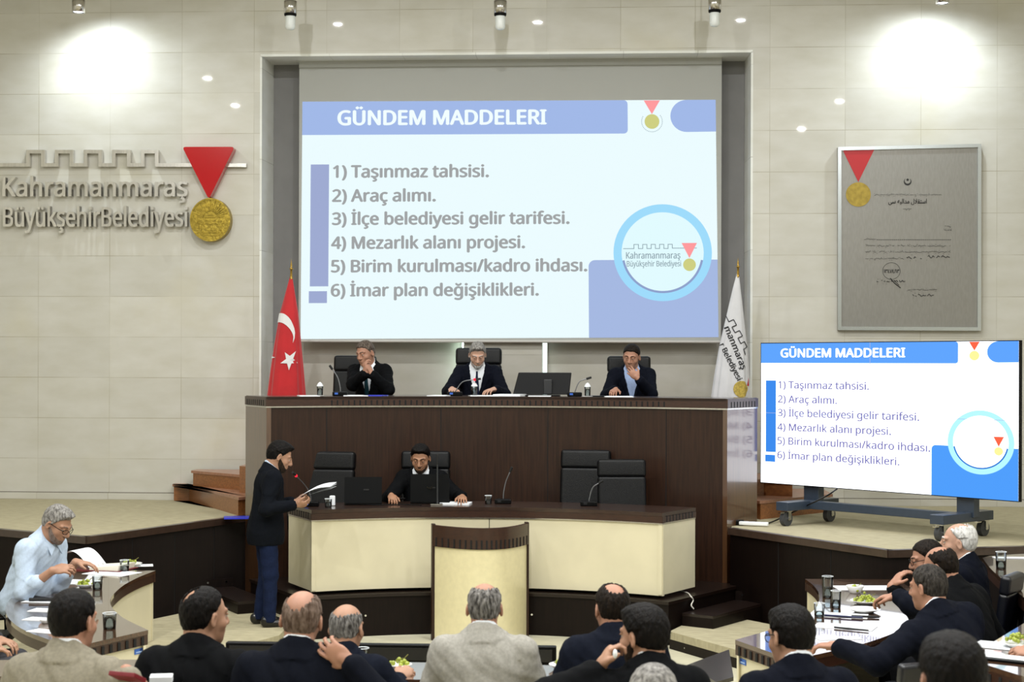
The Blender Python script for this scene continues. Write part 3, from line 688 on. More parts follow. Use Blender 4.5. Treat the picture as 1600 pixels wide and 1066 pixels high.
# ------------------------------------------------------------------ the slide shown on both screens (photo frame of the big screen: px 473..1119 x 159..529)
def slide(parent, name, f, P, thin=0.):
    """f(u, v, layer) -> 3D point; u right, v down, in 0..1"""
    W, H = 646., 370.
    def g(layer): return lambda x, y: f((x-473)/W, (y-159)/H, layer)
    mb = MB(); mats = [P['white'], P['head'], P['title'], P['bar'], P['text'], P['ring'], P['block'], P['red'], P['gold'], P['logo'], P['disc'], P['shade']]
    def poly(pts, m, layer): mb.mat(m)._add([g(layer)(x, y) for x, y in pts], [tuple(range(len(pts)-1, -1, -1))])
    def grid(x0, x1, y0, y1, m, layer): poly([(x0, y0), (x1, y0), (x1, y1), (x0, y1)], m, layer)
    def circ(cx, cy, r, n=48, a0=0, a1=360): return [(cx+r*math.cos(R(a0+(a1-a0)*i/n)), cy+r*math.sin(R(a0+(a1-a0)*i/n))) for i in range(n+(a1-a0 < 360))]
    grid(473, 1119, 159, 529, 0, 0)
    rc = 6
    poly([(473, 159), (983-rc, 159)] + circ(983-rc, 159+rc, rc, 5, -90, 0) + circ(983-rc, 211-rc, rc, 5, 0, 90) + [(473, 211)], 1, 1)
    poly([(1119, 159)] + [(1119, 208.5)] + circ(1074, 184, 25, 18, 90, 270), 1, 1)
    grid(487, 516, 257, 447, 3, 1); grid(485.5, 514, 454.5, 473, 3, 1)
    poly([(1119, 529), (921, 529)] + circ(931, 418, 10, 6, 180, 270) + [(1119, 408)], 6, 1)
    def ringp(r0, r1, m, layer, a0=0, a1=360, n=64):
        q = [(1035+r*math.cos(R(a0+(a1-a0)*i/n)), 397+r*math.sin(R(a0+(a1-a0)*i/n))) for i in range(n+1) for r in (r0, r1)]
        mb.mat(m)._add([g(layer)(*p) for p in q], [(2*i, 2*i+1, 2*i+3, 2*i+2) for i in range(n)])
    poly(circ(1035, 397, 63.6), 10, 2)
    ringp(63, 75.5, 5, 2.3); ringp(59.6, 63, 11, 2.6, 11, 169)
    def medal(cx, y0, hw, y1, cy, r, layer):
        poly([(cx-hw, y0), (cx+hw, y0), (cx, y1)], 7, layer); poly(circ(cx, cy, r, 24), 8, layer+.3)
    medal(1020.5, 159.6, 12.5, 181, 192.5, 11.5, 2)
    mb.mat(9)
    for a in range(-35, 216, 9):                                     # fine ring of dots around the little medal
        x, y = 1020.5+16*math.cos(R(a)), 192.5+16*math.sin(R(a)); mb._add([g(2)(x+dx, y+dy) for dx, dy in ((-.6,-.6),(.6,-.6),(.6,.6),(-.6,.6))], [(3, 2, 1, 0)])
    medal(1076, 382, 11.8, 405.5, 416, 9.8, 3.4)
    # battlement line of the logo
    path = [(975, 390.5), (991, 390.5), (991, 384), (998, 384), (998, 390.5), (1004.5, 390.5), (1004.5, 384), (1011, 384), (1011, 390.5), (1017.5, 390.5), (1017.5, 384), (1024, 384), (1024, 390.5),
            (1030.5, 390.5), (1030.5, 384), (1037, 384), (1037, 390.5), (1043.5, 390.5), (1043.5, 384), (1050, 384), (1050, 390), (1087, 390)]
    w = .55
    for a, b in zip(path, path[1:]):
        x0, x1 = sorted((a[0], b[0])); y0, y1 = sorted((a[1], b[1])); grid(x0-w, x1+w, y0-w, y1+w, 9, 3)
    mb.mat(2); put_text(mb, 'GÜNDEM MADDELERI', g(2), 530, 856, 195.5, 22, .06)
    mb.mat(4)
    for s, x0, x1, y in (('1) Taşınmaz tahsisi.', 523, 766, 277.5), ('2) Araç alımı.', 522, 683, 315), ('3) İlçe belediyesi gelir tarifesi.', 522, 891, 351), ('4) Mezarlık alanı projesi.', 521, 822, 388.5),
                         ('5) Birim kurulması/kadro ihdası.', 521, 918, 425), ('6) İmar plan değişiklikleri.', 521, 843, 462.5)):
        put_text(mb, s, g(2), x0, x1, y, 18.6, .058-thin)
    mb.mat(9); put_text(mb, 'Kahramanmaraş', g(3), 979, 1062, 406, 10, .02-thin); put_text(mb, 'Büyükşehir Belediyesi', g(3), 980, 1063, 418.3, 8.6, .018-thin)
    return mb.build(name, mats, parent)
Pbig = dict(white=emis('slide_white', '#ecfcff'), head=emis('slide_blue_bar', '#a2b9e8'), title=emis('slide_title', '#f2feff'), bar=emis('slide_side_bar', '#9fabd2'), text=emis('slide_text', '#a2a5a6'),
            ring=emis('slide_ring', '#9fdcfc'), block=emis('slide_block', '#a6b9e2'), red=emis('slide_red', '#ff9c9f'), gold=emis('slide_gold', '#cfd083'), logo=emis('slide_logo', '#8fa3ac'), disc=emis('slide_disc', '#e2fbff'), shade=emis('slide_shade', '#8fa2cc'))
Ptv = dict(white=emis('tv_white', '#f4f8ff', 2.3), head=emis('tv_blue_bar', '#5b9cf2', 1.15), title=emis('tv_title', '#ffffff', 1.6), bar=emis('tv_side_bar', '#3f8df0'), text=emis('tv_text', '#7d7ab8'),
           ring=emis('tv_ring', '#b4f2ff', 1.1), block=emis('tv_block', '#4f9cf8', 1.05), red=emis('tv_red', '#ff6a4a'), gold=emis('tv_gold', '#fff09a', 1.1), logo=emis('tv_logo', '#e6e4f4'), disc=emis('tv_disc', '#fbfdff', 2.0), shade=emis('tv_shade', '#2f7bd8'))
# big roll-down screen in the niche
YS = 19.42
s00, s10, s01, s11 = at_y(472.5, 159, YS), at_y(1118, 156, YS), at_y(469.5, 530, YS), at_y(1122.5, 527, YS)
scr = empty('projection_screen', (0, 0, 0), 0, 'large roll-down projection screen showing the agenda slide above the dais', 'screen')
e0x, e1x, ztop, zbot = at_y(467, 300, YS).x, at_y(1127, 300, YS).x, NZ1-.015, min(s01.z, s11.z)-.012
mb = MB(); mb.box(((e0x+e1x)/2, YS+.004, (ztop+zbot)/2), (e1x-e0x, .006, ztop-zbot)); mb.build('fabric', mat('screen_fabric', '#a9aaa6', .85), scr)
mb = MB(); mb.cyl((e0x, YS, zbot-.012), (e1x, YS, zbot-.012), .016); mb.build('weight_bar', mat('grey_bar', '#b9b7b2', .5), scr)
mb = MB(); mb.box(((e0x+e1x)/2, YS+.03, ztop-.03), (e1x-e0x, .1, .08)); mb.build('roller_case', mat('screen_fabric', '#a9aaa6'), scr)
fb = lambda u, v, l: (s00*(1-u)*(1-v) + s10*u*(1-v) + s01*(1-u)*v + s11*u*v) + Vector((0, -.0015*(l+1), 0))
slide(scr, 'slide_image', fb, Pbig)
# LED video wall on a wheeled cart
DL, DR = 17.15, 14.86
tl, bl_ = at_d(1189.5, 537, DL), at_d(1194.5, 753.5, DL); tr, br_ = at_d(1592, 533, DR), at_d(1594, 783.5, DR)
bl_.x, bl_.y = tl.x, tl.y; br_.x, br_.y = tr.x, tr.y
zt, zb = (tl.z+tr.z)/2, (bl_.z+br_.z)/2; zt0, zb0 = (tl.z-tr.z), (bl_.z-br_.z)
ex = (tr-tl); ex.z = 0; tvw = ex.length; ex.normalize(); en = Vector((ex.y, -ex.x, 0))
tv = empty('led_screen', (tl.x+ex.x*tvw/2, tl.y+ex.y*tvw/2, STAGE), math.atan2(ex.y, ex.x), 'big bright video wall on a dark blue wheeled cart at right, showing the agenda', 'screen')
bz, tz = (bl_.z+br_.z)/2-STAGE, zt-STAGE
qz = lambda u, v: (1-v)*((tl.z-STAGE)*(1-u)+(tr.z-STAGE)*u) + v*((bl_.z-STAGE)*(1-u)+(br_.z-STAGE)*u)
ft = lambda u, v, l: Vector(((u-.5)*tvw, -.0015*(l+1), qz(u, v)))
slide(tv, 'slide_image', ft, Ptv, .026)
mb = MB(); q = [(-tvw/2-.008, -.001), (tvw/2+.008, -.001), (tvw/2+.008, .045), (-tvw/2-.008, .045)]
mb.hexa([(x, y, qz((x/tvw)+.5, 1)-.008) for x, y in q], [(x, y, qz((x/tvw)+.5, 0)+.008) for x, y in q]); mb.build('panel_housing', M_BLACK, tv)
mb = MB(); M_ = lambda u0, u1, v0, v1: [ft(u0, v0, 6), ft(u1, v0, 6), ft(u1, v1, 6), ft(u0, v1, 6)]
mb._add(M_(.4585, .4605, 0, 1.0), [(3, 2, 1, 0)]); mb._add(M_(0, 1, .4965, .4995), [(3, 2, 1, 0)])
mb.build('panel_seam', emis('seam_grey_blue', '#b5c4ee', .9), tv)
M_CART = mat('dark_blue_grey_steel', '#2f3a49', .42, coat=.2, var=.05)
for u in (.205, .805):
    x = (u-.5)*tvw
    mb = MB(); mb.box((x, .10, .60), (.19, .10, .80)); mb.build('column', M_CART, tv, bevel=.006)
    mb = MB(); mb.box((x, .0, .205), (.15, .86, .09)); mb.build('foot_rail', M_CART, tv, bevel=.006)
    for y in (-.36, .36):
        cst = MB(); cst.cyl((x-.026, y, .075), (x+.026, y, .075), .075, n=24); w = cst.build('caster', mat('rubber_grey', '#3b3d40', .5), tv)
        f = MB(); f.box((x-.036, y+.016, .11), (.006, .045, .09)); f.box((x+.036, y+.016, .11), (.006, .045, .09)); f.box((x, y+.01, .155), (.085, .08, .014)); f.box((x, y-.075, .14), (.035, .07, .010)); f.cyl((x-.045, y, .075), (x+.045, y, .075), .016)
        f.build('fork', M_CHROME, w)
mb = MB(); mb.box((0, -.02, .205), (.6*tvw, .09, .085)); mb.build('cross_beam', M_CART, tv, bevel=.006)

# ------------------------------------------------------------------ sign on the left wall
YW = 19.03
fw = lambda x, y: at_y(x, y, YW)
sg = empty('wall_sign', (0, 0, 0), 0, 'brushed steel lettering with battlement line and red and gold medal on the left wall', 'sign')
def wbox(mb, x0, x1, y0, y1, d=.06, yy=None):
    a, b = at_y(x0, y0, yy or YW), at_y(x1, y1, yy or YW); mb.box(((a.x+b.x)/2, (yy or YW)+d/2, (a.z+b.z)/2), (abs(b.x-a.x), d, abs(b.z-a.z)))
mb = MB(); T_ = 5.6; lo, hi = 257.7, 237; up_, dn__ = [(-20, lo-T_/2)], [(-20, lo+T_/2)]
xs = [(40.7, 69.6), (85.4, 114.2), (130.5, 159.0), (174.7, 203.6), (219.9, 247.4)]; px = -20
for a, b in xs:
    up_ += [(a, lo-T_/2), (a, hi-T_/2), (b, hi-T_/2), (b, lo-T_/2)]; dn__ += [(a+T_, lo+T_/2), (a+T_, hi+T_/2), (b-T_, hi+T_/2), (b-T_, lo+T_/2)]
up_.append((384.5, lo-T_/2+.6)); dn__.append((384.5, lo+T_/2+.6))
U3, D3 = [at_y(x, y, YW) for x, y in up_], [at_y(x, y, YW) for x, y in dn__]; n = len(U3)
vs = [Vector((p.x, YW+k*.06, p.z)) for k in (0, 1) for p in U3+D3]; fs = []
for i in range(n-1):
    fs += [(i, n+i, n+i+1, i+1), (i, i+1, 2*n+i+1, 2*n+i), (n+i+1, n+i, 3*n+i, 3*n+i+1)]
fs.append((n-1, 2*n-1, 4*n-1, 3*n-1)); mb._add(vs, fs)
mb.build('battlement_strip', M_STEEL, sg)
def letters(s, x0, x1, base, cap):
    v0, f0 = text_mesh(s, 0., .22); vs, fs = [], []
    for k, (dx, dy) in enumerate(((-.030, .012), (.030, .012), (-.030, -.012), (.030, -.012), (0, 0))):
        n0 = len(vs); vs += [Vector((v.x+dx+.03, v.y+dy, v.z*(1+.012*k))) for v in v0]; fs += [tuple(i+n0 for i in f) for f in f0]
    par = list(range(len(vs)))
    def fd(i):
        while par[i] != i: par[i] = par[par[i]]; i = par[i]
        return i
    for f in fs:
        for i in f[1:]: par[fd(i)] = fd(f[0])
    gr = {}
    for i in range(len(vs)): gr.setdefault(fd(i), []).append(i)
    isl = [[min(vs[i].x for i in g), max(vs[i].x for i in g), set(g)] for g in gr.values()]; isl.sort(key=lambda t: t[0]); out = []
    for a, b, g in isl:
        if out and a < out[-1][1]-.012: out[-1][1] = max(b, out[-1][1]); out[-1][2] |= g
        else: out.append([a, b, set(g)])
    w = max(v.x for v in vs); kx = (x1-x0)/w
    for a, b, g in out:
        gl = sorted(g); m = {j: i for i, j in enumerate(gl)}
        P = []
        for i in gl:
            q = at_y(x0+vs[i].x*kx, base-vs[i].y*cap, YW); q.y = YW + .028 - vs[i].z*.10; P.append(q)
        link_mesh('letter', P, [tuple(m[i] for i in f) for f in fs if f[0] in g], M_STEEL, sg)
letters('Kahramanmaraş', 4, 293, 306.8, 29.5)
letters('BüyükşehirBelediyesi', 5, 293, 354, 30)
def rounded_tri(pts, r, n=5):
    out = []
    for i in range(3):
        p, a, b = Vector(pts[i]), Vector(pts[i-1]), Vector(pts[(i+1)%3]); u = (a-p).normalized(); w = (b-p).normalized(); q0, q1 = p+u*r*1.6, p+w*r*1.6
        for k in range(n+1): t = k/n; out.append(q0*(1-t)**2 + p*2*t*(1-t) + q1*t*t)
    return out
def yprism(mb, P, y0, y1):                                           # polygon in the wall plane, given thickness in y
    n = len(P); vs = [(p[0], y0, p[1]) for p in P] + [(p[0], y1, p[1]) for p in P]
    a = sum(P[i][0]*P[(i+1)%n][1]-P[(i+1)%n][0]*P[i][1] for i in range(n))
    fs = [tuple(range(n)), tuple(range(2*n-1, n-1, -1))] + [((i+1)%n, i, n+i, n+(i+1)%n) for i in range(n)]
    if a < 0: fs = [f[::-1] for f in fs]
    mb._add(vs, fs)
tp = [(q.x, q.z) for q in (fw(286.5, 230.5), fw(368.5, 230.5), fw(328, 312.5))]
mb = MB(); yprism(mb, rounded_tri(tp, .03), 18.965, 19.10); mb.build('red_triangle', M_RED, sg, bevel=.008)
mc = fw(329.8, 344); rw = (fw(361.3, 344).x-fw(298.3, 344).x)/2; rh = rw*1.06
mb = MB(); yprism(mb, [(mc.x+rw*math.cos(R(a)), mc.z+rh*math.sin(R(a))) for a in range(0, 360, 6)], 18.985, 19.10)
for k in range(19):                                                  # relief: sun rays, hills, figures, rim
    a = R(8+164*k/18); L = .9 if k % 2 else .72; c, s_ = math.cos(a), math.sin(a); r0 = .34
    q = [(mc.x+rw*(r0*c-.015*s_), mc.z+rh*(.05+r0*s_+.015*c)), (mc.x+rw*(r0*c+.015*s_), mc.z+rh*(.05+r0*s_-.015*c)), (mc.x+rw*L*c, mc.z+rh*(.05+(L-.02)*s_))]; yprism(mb, q, 18.975, 18.986)
for i in range(60):
    a0, a1 = R(6*i), R(6*i+6); q = [(mc.x+rw*k*math.cos(a), mc.z+rh*k*math.sin(a)) for a in (a0, a1) for k in (.93, 1.)]; yprism(mb, [q[0], q[1], q[3], q[2]], 18.977, 18.986)
random.seed(5)
for x, z, w, h in ((-.02, .12, .5, .06), (-.02, .22, .34, .09), (0, -.02, 1.5, .05), (0, -.18, 1.2, .03), (0, -.58, 1.2, .035), (0, -.72, .9, .03)) + tuple((random.uniform(-.7, .7), random.choice((-.1, -.3, -.45, -.5)), random.uniform(.05, .12), random.uniform(.06, .16)) for _ in range(26)):
    yprism(mb, [(mc.x+rw*(x-w/2), mc.z+rh*(z-h/2)), (mc.x+rw*(x+w/2), mc.z+rh*(z-h/2)), (mc.x+rw*(x+w/2), mc.z+rh*(z+h/2)), (mc.x+rw*(x-w/2), mc.z+rh*(z+h/2))], 18.974+random.uniform(0, .008), 18.986)
mb.build('gold_medallion', M_GOLD, sg)

# ------------------------------------------------------------------ engraved plaque on the right wall
pq = empty('wall_plaque', (0, 0, 0), 0, 'grey metal certificate plaque with red triangle and gold seal on the right wall', 'plaque')
YP = 19.035
def corner(px_, py_, y): q = at_y(px_, py_, y); return q
A, B, C_, D_ = corner(1309, 230, YP), corner(1533, 225, YP), corner(1532.5, 517, YP), corner(1309, 516, YP)
mb = MB(); yprism(mb, [(p.x, p.z) for p in (A, B, C_, D_)], YP+.012, 19.10); mb.build('board', mat('engraved_grey_metal', '#8f8d88', .38, .55, var=.05, scale=60, stretch=(1, 1, .2)), pq)
mb = MB(); ce = (A+B+C_+D_)/4
for p, q in ((A, B), (B, C_), (C_, D_), (D_, A)):
    pi, qi = p + (ce-p)*.05, q + (ce-q)*.05
    pi = Vector((p.x + .04*(1 if ce.x > p.x else -1), 0, p.z + .04*(1 if ce.z > p.z else -1))); qi = Vector((q.x + .04*(1 if ce.x > q.x else -1), 0, q.z + .04*(1 if ce.z > q.z else -1)))
    yprism(mb, [(p.x, p.z), (q.x, q.z), (qi.x, qi.z), (pi.x, pi.z)], YP-.012, YP+.012)
mb.build('frame', mat('silver_frame', '#c9cfd2', .25, .9), pq)
YE = YP+.010
fp = lambda x, y: at_y(x, y, YE)
def ppoly(mb, pts, dy=.002): yprism(mb, [(fp(x, y).x, fp(x, y).z) for x, y in pts], YE-dy, YE+.004)
mb = MB(); ppoly(mb, [(1316, 233.5), (1367, 231.5), (1341, 284.5)], .004); mb.build('red_triangle', mat('red_vinyl', '#b5161f', .35), pq)
mb = MB(); ppoly(mb, [(1341+19.5*math.cos(R(a)), 304+19*math.sin(R(a))) for a in range(0, 360, 10)], .005); mb.build('gold_seal', mat('gold_foil', '#a08a3c', .45, .5, var=.15, scale=20), pq)
mb = MB(); fe = lambda x, y: at_y(x, y, YE-.003)
cr = [(1418+6*math.cos(R(a)), 284+6*math.sin(R(a))) for a in range(-50, 231, 12)]; ci = [(1418+4.6*math.cos(R(a)), 282.6+4.4*math.sin(R(a))) for a in range(225, -46, -12)]
for i in range(len(cr)-1): ppoly(mb, [cr[i], cr[i+1], ci[max(0, len(ci)-2-i)], ci[len(ci)-1-i]])
ppoly(mb, [(1418+2*math.cos(R(a)), 281+2*math.sin(R(a))) for a in range(0, 360, 40)])
ar = lambda codes: ''.join(chr(c) for c in reversed(codes))
put_text(mb, ar([0xFE8D, 0xFEB3, 0xFE98, 0xFED8, 0xFEFC, 0xFEDD, 32, 0xFEE3, 0xFEAA, 0xFE8D, 0xFEDF, 0xFEF4, 0xFEEA, 32, 0xFEB3, 0xFEF0]), fe, 1388, 1448, 318, 7.5, .02)
def scribble(mb, x0, x1, y, amp, n, w=.0022, dots=True, seed=1):
    rr = random.Random(seed); pts = []; x = x0
    for i in range(n+1):
        pts.append((x0+(x1-x0)*i/n, y + rr.uniform(-amp, amp*.6)))
    for a, b in zip(pts, pts[1:]):
        if rr.random() < .18: continue
        mb.tube([fe(*a), fe((a[0]+b[0])/2, (a[1]+b[1])/2 + rr.uniform(-amp, amp)*.6), fe(*b)], w, 4)
    if dots:
        for k in range(int(n*.35)):
            x = rr.uniform(x0, x1); yy = y+rr.choice((-1, 1))*amp*1.7; q = fe(x, yy); mb.box(q, (.005, .002, .005))
scribble(mb, 1366, 1471, 304.5, 1.2, 70, .002, seed=2); scribble(mb, 1411, 1424, 327, 1, 9, seed=3); scribble(mb, 1476, 1486, 354, 1.2, 8, seed=4); scribble(mb, 1475, 1487, 359.5, 1, 9, seed=5)
for x in range(1370, 1486, 3): ppoly(mb, [(x, 374.2), (x+1.6, 374.2), (x+1.6, 375.2), (x, 375.2)])
scribble(mb, 1350, 1368, 374, 1.2, 10, seed=6); scribble(mb, 1350, 1485, 384.5, 1.4, 80, seed=7); scribble(mb, 1352, 1485, 394, 1.3, 80, seed=8)
scribble(mb, 1447, 1484, 402, 2.6, 14, .0042, seed=9); scribble(mb, 1414, 1440, 403, 2.6, 12, .0042, seed=10); scribble(mb, 1352, 1412, 404.5, 1.2, 36, seed=11)
for a in range(0, 360, 12):
    mb.tube([fe(1392.7+13.6*math.cos(R(t)), 423.5+13*math.sin(R(t))) for t in (a, a+6, a+12.5)], .0024, 4)
put_text(mb, '١٣٤١/٤/١٣', fe, 1381, 1405, 426.5, 6, .02)
scribble(mb, 1370, 1414, 440, 2.2, 20, .004, seed=12); mb.tube([fe(1391, 435), fe(1398, 443), fe(1407, 450)], .005, 5); mb.tube([fe(1396, 438), fe(1405, 446)], .003, 5)
scribble(mb, 1417, 1464, 453, 1.1, 34, seed=13); scribble(mb, 1426, 1459, 462, 2.2, 16, .004, seed=14)
mb.build('engraved_text', mat('engraving_black', '#1d1c1b', .6), pq)

# ------------------------------------------------------------------ cylinder wall lamps near the ceiling
def pendant(px_, bottom, lab, tip):
    p = at_y(px_, bottom, 18.45); t = empty('cylinder_lamp', p, 0, lab, 'lamp', 'steel cylinder lamps along the back wall')
    h0 = .18 if tip else 0.
    mb = MB(); mb.lathe([(.066, h0+.012), (.075, h0+.012), (.075, h0+.155), (.02, h0+.16), (.0, h0+.16)], n=28); mb.build('housing', M_STEEL, t)
    mb = MB(); mb.cyl((0, 0, h0+.155), (0, 0, CEIL-p.z), .008, n=10); mb.build('rod', M_STEEL, t)
    if tip:
        mb = MB(); mb.lathe([(.0, 0), (.03, .002), (.05, .014), (.058, .04), (.06, .15), (.05, .17)], n=24); mb.build('glass_tip', mat('frosted_glass', '#e9eeee', .3, coat=.5), t)
        mb = MB(); mb.lathe([(.06, h0-.02), (.072, h0-.01), (.072, h0+.014), (.05, h0+.014)], n=24); mb.build('collar', M_BLACK, t)
    else:
        mb = MB(); mb.lathe([(0, .022), (.06, .022)], n=20); mb.build('lens', emis('lit_lens', '#e8f2ff', 12.), t)
    return t
def wall_spot(px_, py_, tx, ty, w):
    p = at_y(px_, py_, 18.45); q = at_y(tx, ty, 19.1)
    l = bpy.data.lights.new('wall_spot_lamp', 'SPOT'); l.energy = w; l.spot_size = R(165); l.spot_blend = 1.; l.color = (.84, .93, 1.); l.shadow_soft_size = .05
    o = bpy.data.objects.new('wall_spot_lamp', l); COL.objects.link(o); o.location = p + Vector((0, 0, -.02)); o.rotation_euler = (q-p).to_track_quat('-Z', 'Y').to_euler()
pendant(122.5, 21, 'lit steel cylinder lamp above the steel lettering at left', False); wall_spot(122.5, 24, 190, 260, 120)
pendant(453.5, 47, 'unlit cylinder lamp with white glass tip above the left edge of the niche', True)
pendant(781.5, 47, 'unlit cylinder lamp with white glass tip above the middle of the niche', True)
pendant(1116.5, 42, 'unlit cylinder lamp with white glass tip above the right edge of the niche', True)
pendant(1472.5, 7, 'lit steel cylinder lamp above the grey plaque at right', False); wall_spot(1472.5, 10, 1440, 240, 130)

# ------------------------------------------------------------------ flags in the niche corners
def flag(name, lab, edges, apex, poletop, mcloth, decals, Y=18.62, pole_m=None):
    """edges: (py, left px, right px) rows from apex down"""
    t = empty(name, (0, 0, 0), 0, lab, 'flag', None)
    rows = []
    for py, a, b in edges: L, Rr = at_y(a, py, Y), at_y(b, py, Y); rows.append((L.z, (L.x+Rr.x)/2, (Rr.x-L.x)/2))
    z1 = rows[-1][0]; zend = STAGE+.75; rows.append((zend, rows[-1][1]-(.03 if rows[-1][1] < 0 else -.02), rows[-1][2]*1.12))
    def prof(z):
        for (za, xa, wa), (zb, xb, wb) in zip(rows, rows[1:]):
            if z >= zb or zb == zend: k = (za-z)/(za-zb); return xa+(xb-xa)*k, wa+(wb-wa)*k
    zt = rows[0][0]
    def S(phi, z, off=0.):
        xc, w = prof(z); v = (zt-z)/(zt-z1); r = 1 + .055*min(v, 1)*math.sin(6*phi+1.2) + .03*min(v, 1)*math.sin(13*phi)
        c, s = math.cos(phi), math.sin(phi)
        return Vector((xc + (w*r+off)*c/ (1+.055*min(v,1)*math.sin(1.2)*abs(c)), Y + (w*.62*r+off)*s, z))
    n, k = 72, 40; vs = []; 
    for j in range(k+1):
        z = zt + (zend-zt)*j/k; vs += [S(2*math.pi*i/n, z) for i in range(n)]
    fs = [(j*n+i, (j+1)*n+i, (j+1)*n+(i+1)%n, j*n+(i+1)%n) for j in range(k) for i in range(n)] + [tuple(range(n))]
    link_mesh('cloth', vs, fs, mcloth, t, None, True)
    def D(px_, py_):
        p = at_y(px_, py_, Y); xc, w = prof(p.z); u = max(-.97, min(.97, (p.x-xc)/max(w, .02)))
        return S(-math.acos(u), p.z, .008)
    decals(t, D)
    a, b = at_y(*apex, Y), at_y(*poletop, Y)
    mb = MB(); mb.cyl((rows[-1][1], Y, STAGE+.5), (a.x, Y, a.z), .014); mb.build('pole', mat('brass', '#a8873f', .3, .9), t)
    mb = MB(); h = b.z-a.z; mb.lathe([(.02, -.06), (.013, -.03), (.013, h*.25), (.022, h*.3), (.022, h*.36), (.009, h*.4), (.012, h*.55), (.004, h*.8), (.0, h)], (a.x, Y, a.z), 12); mb.build('finial', MATS['brass'], t)
    mb = MB(); mb.lathe([(.0, .0), (.17, .0), (.17, .03), (.03, .06), (.02, .25), (0, .25)], (rows[-1][1], Y, STAGE+.5), 20); mb.build('foot', MATS['brass'], t)
    return t
def dpoly(mb, D, pts, sub=6):
    c = (sum(p[0] for p in pts)/len(pts), sum(p[1] for p in pts)/len(pts))
    mb._add([D(*p) for p in pts], [tuple(range(len(pts)-1, -1, -1))])
def tk_decals(t, D):
    mb = MB()
    out = [(433, 490.5), (436.8, 489.8), (441, 489.6), (445.4, 490.4), (449.5, 493), (452.7, 496), (456.3, 501), (458.8, 506.8), (461, 513.5), (462, 520.2), (461.6, 528.8), (459.5, 536)]
    inn = [(431.5, 504.6), (435.5, 503.8), (439.3, 503.9), (442.5, 504.6), (445.4, 505.8), (449.3, 508.5), (452.7, 511.8), (455.4, 515.2), (457.6, 519), (459.2, 523), (460, 527), (459.5, 535)]
    mb._add([D(*p) for p in out+inn], [(i, 12+i, 12+i+1, i+1) for i in range(11)])
    tips = [(447.8, 550.7), (463.7, 548.8), (467.3, 567.3), (454.4, 578.8), (441.7, 567.8)]; cx, cy = 455.1, 563; st = []
    for i in range(5):
        st.append(tips[i]); a, b = tips[i], tips[(i+1)%5]; mx, my = (a[0]+b[0])/2, (a[1]+b[1])/2; st.append((cx+(mx-cx)*.50, cy+(my-cy)*.50))
    mb._add([D(cx, cy)] + [D(*p) for p in st], [(0, 1+(i+1)%10, 1+i) for i in range(10)])
    dpoly(mb, D, [(424.8, 556.8), (432.7, 558.8), (424.6, 560.2)])
    mb.build('crescent_and_star', mat('flag_white', '#dedede', .8), t)
flag('national_flag', 'red flag with white crescent and star draped in the left corner of the niche', [(428, 454, 456), (450, 448, 459.5), (490, 437, 466), (540, 428, 470.5), (580, 422, 474), (618, 417, 477)], (455, 428), (457, 404),
     mat('red_cloth', '#b8141c', .75, sheen=.3, var=.08, scale=5), tk_decals)
def city_decals(t, D):
    o = lambda x, y: (1080+x/3.806, 380+y/3.806)
    def frame(p, q):
        d = Vector((q[0]-p[0], q[1]-p[1])); L = d.length; d.normalize(); n = Vector((-d.y, d.x)); return d, n, L
    mb = MB()
    p, q = o(196, 505), o(292, 752); d, n, L = frame(p, q)
    put_text(mb, 'manmaraş', lambda x, y: D(p[0]+d.x*x+n.x*y, p[1]+d.y*x+n.y*y), 0, L, 0, 9.0, .03)
    mb.build('lettering', mat('flag_black', '#222326', .8), t); mb = MB()
    p2, q2 = o(166, 606), o(268, 818); d2, n2, L2 = frame(p2, q2)
    put_text(mb, 'r Belediyesi', lambda x, y: D(p2[0]+d2.x*x+n2.x*y, p2[1]+d2.y*x+n2.y*y), 0, L2, 0, 8.2, .03)
    mb.build('lettering', MATS['flag_black'], t); mb = MB()
    p3, q3 = o(214, 432), o(328, 660); d3, n3, L3 = frame(p3, q3)
    pts = []; k = 7; up = -5.5
    for i in range(k):
        a, b = L3*i/k, L3*(i+1)/k; h = up if i % 2 else 2.
        pts += [(a, h), (b, h)]
    G = lambda s: D(p3[0]+d3.x*s[0]+n3.x*s[1], p3[1]+d3.y*s[0]+n3.y*s[1])
    for a, b in zip(pts, pts[1:]): mb.tube([G(a), G(b)], .005, 5)
    mb.build('battlement_line', MATS['flag_black'], t)
    mb = MB(); c = o(291, 867); nn = 28
    mb._add([D(c[0]+12.2*k/6*math.cos(2*math.pi*i/nn), c[1]+12.6*k/6*math.sin(2*math.pi*i/nn)) for k in range(7) for i in range(nn)], [(k*nn+i, k*nn+(i+1)%nn, (k+1)*nn+(i+1)%nn, (k+1)*nn+i) for k in range(6) for i in range(nn)])
    mb.build('gold_medallion', mat('printed_gold', '#b19a44', .6, var=.25, scale=50), t)
    mb = MB(); dpoly(mb, D, [o(334, 848), o(346, 800), o(349, 850)]); mb.build('red_ribbon', mat('flag_red', '#b5202a', .8), t)
flag('city_flag', 'white flag with black lettering and gold medal in the right corner of the niche', [(424, 1152, 1154), (450, 1145, 1157), (480, 1138, 1160.5), (540, 1124, 1167), (580, 1117, 1170), (620, 1111, 1172)], (1153, 424), (1154, 402),
     mat('white_cloth', '#cfcfd2', .8, sheen=.2, var=.04, scale=5), city_decals)

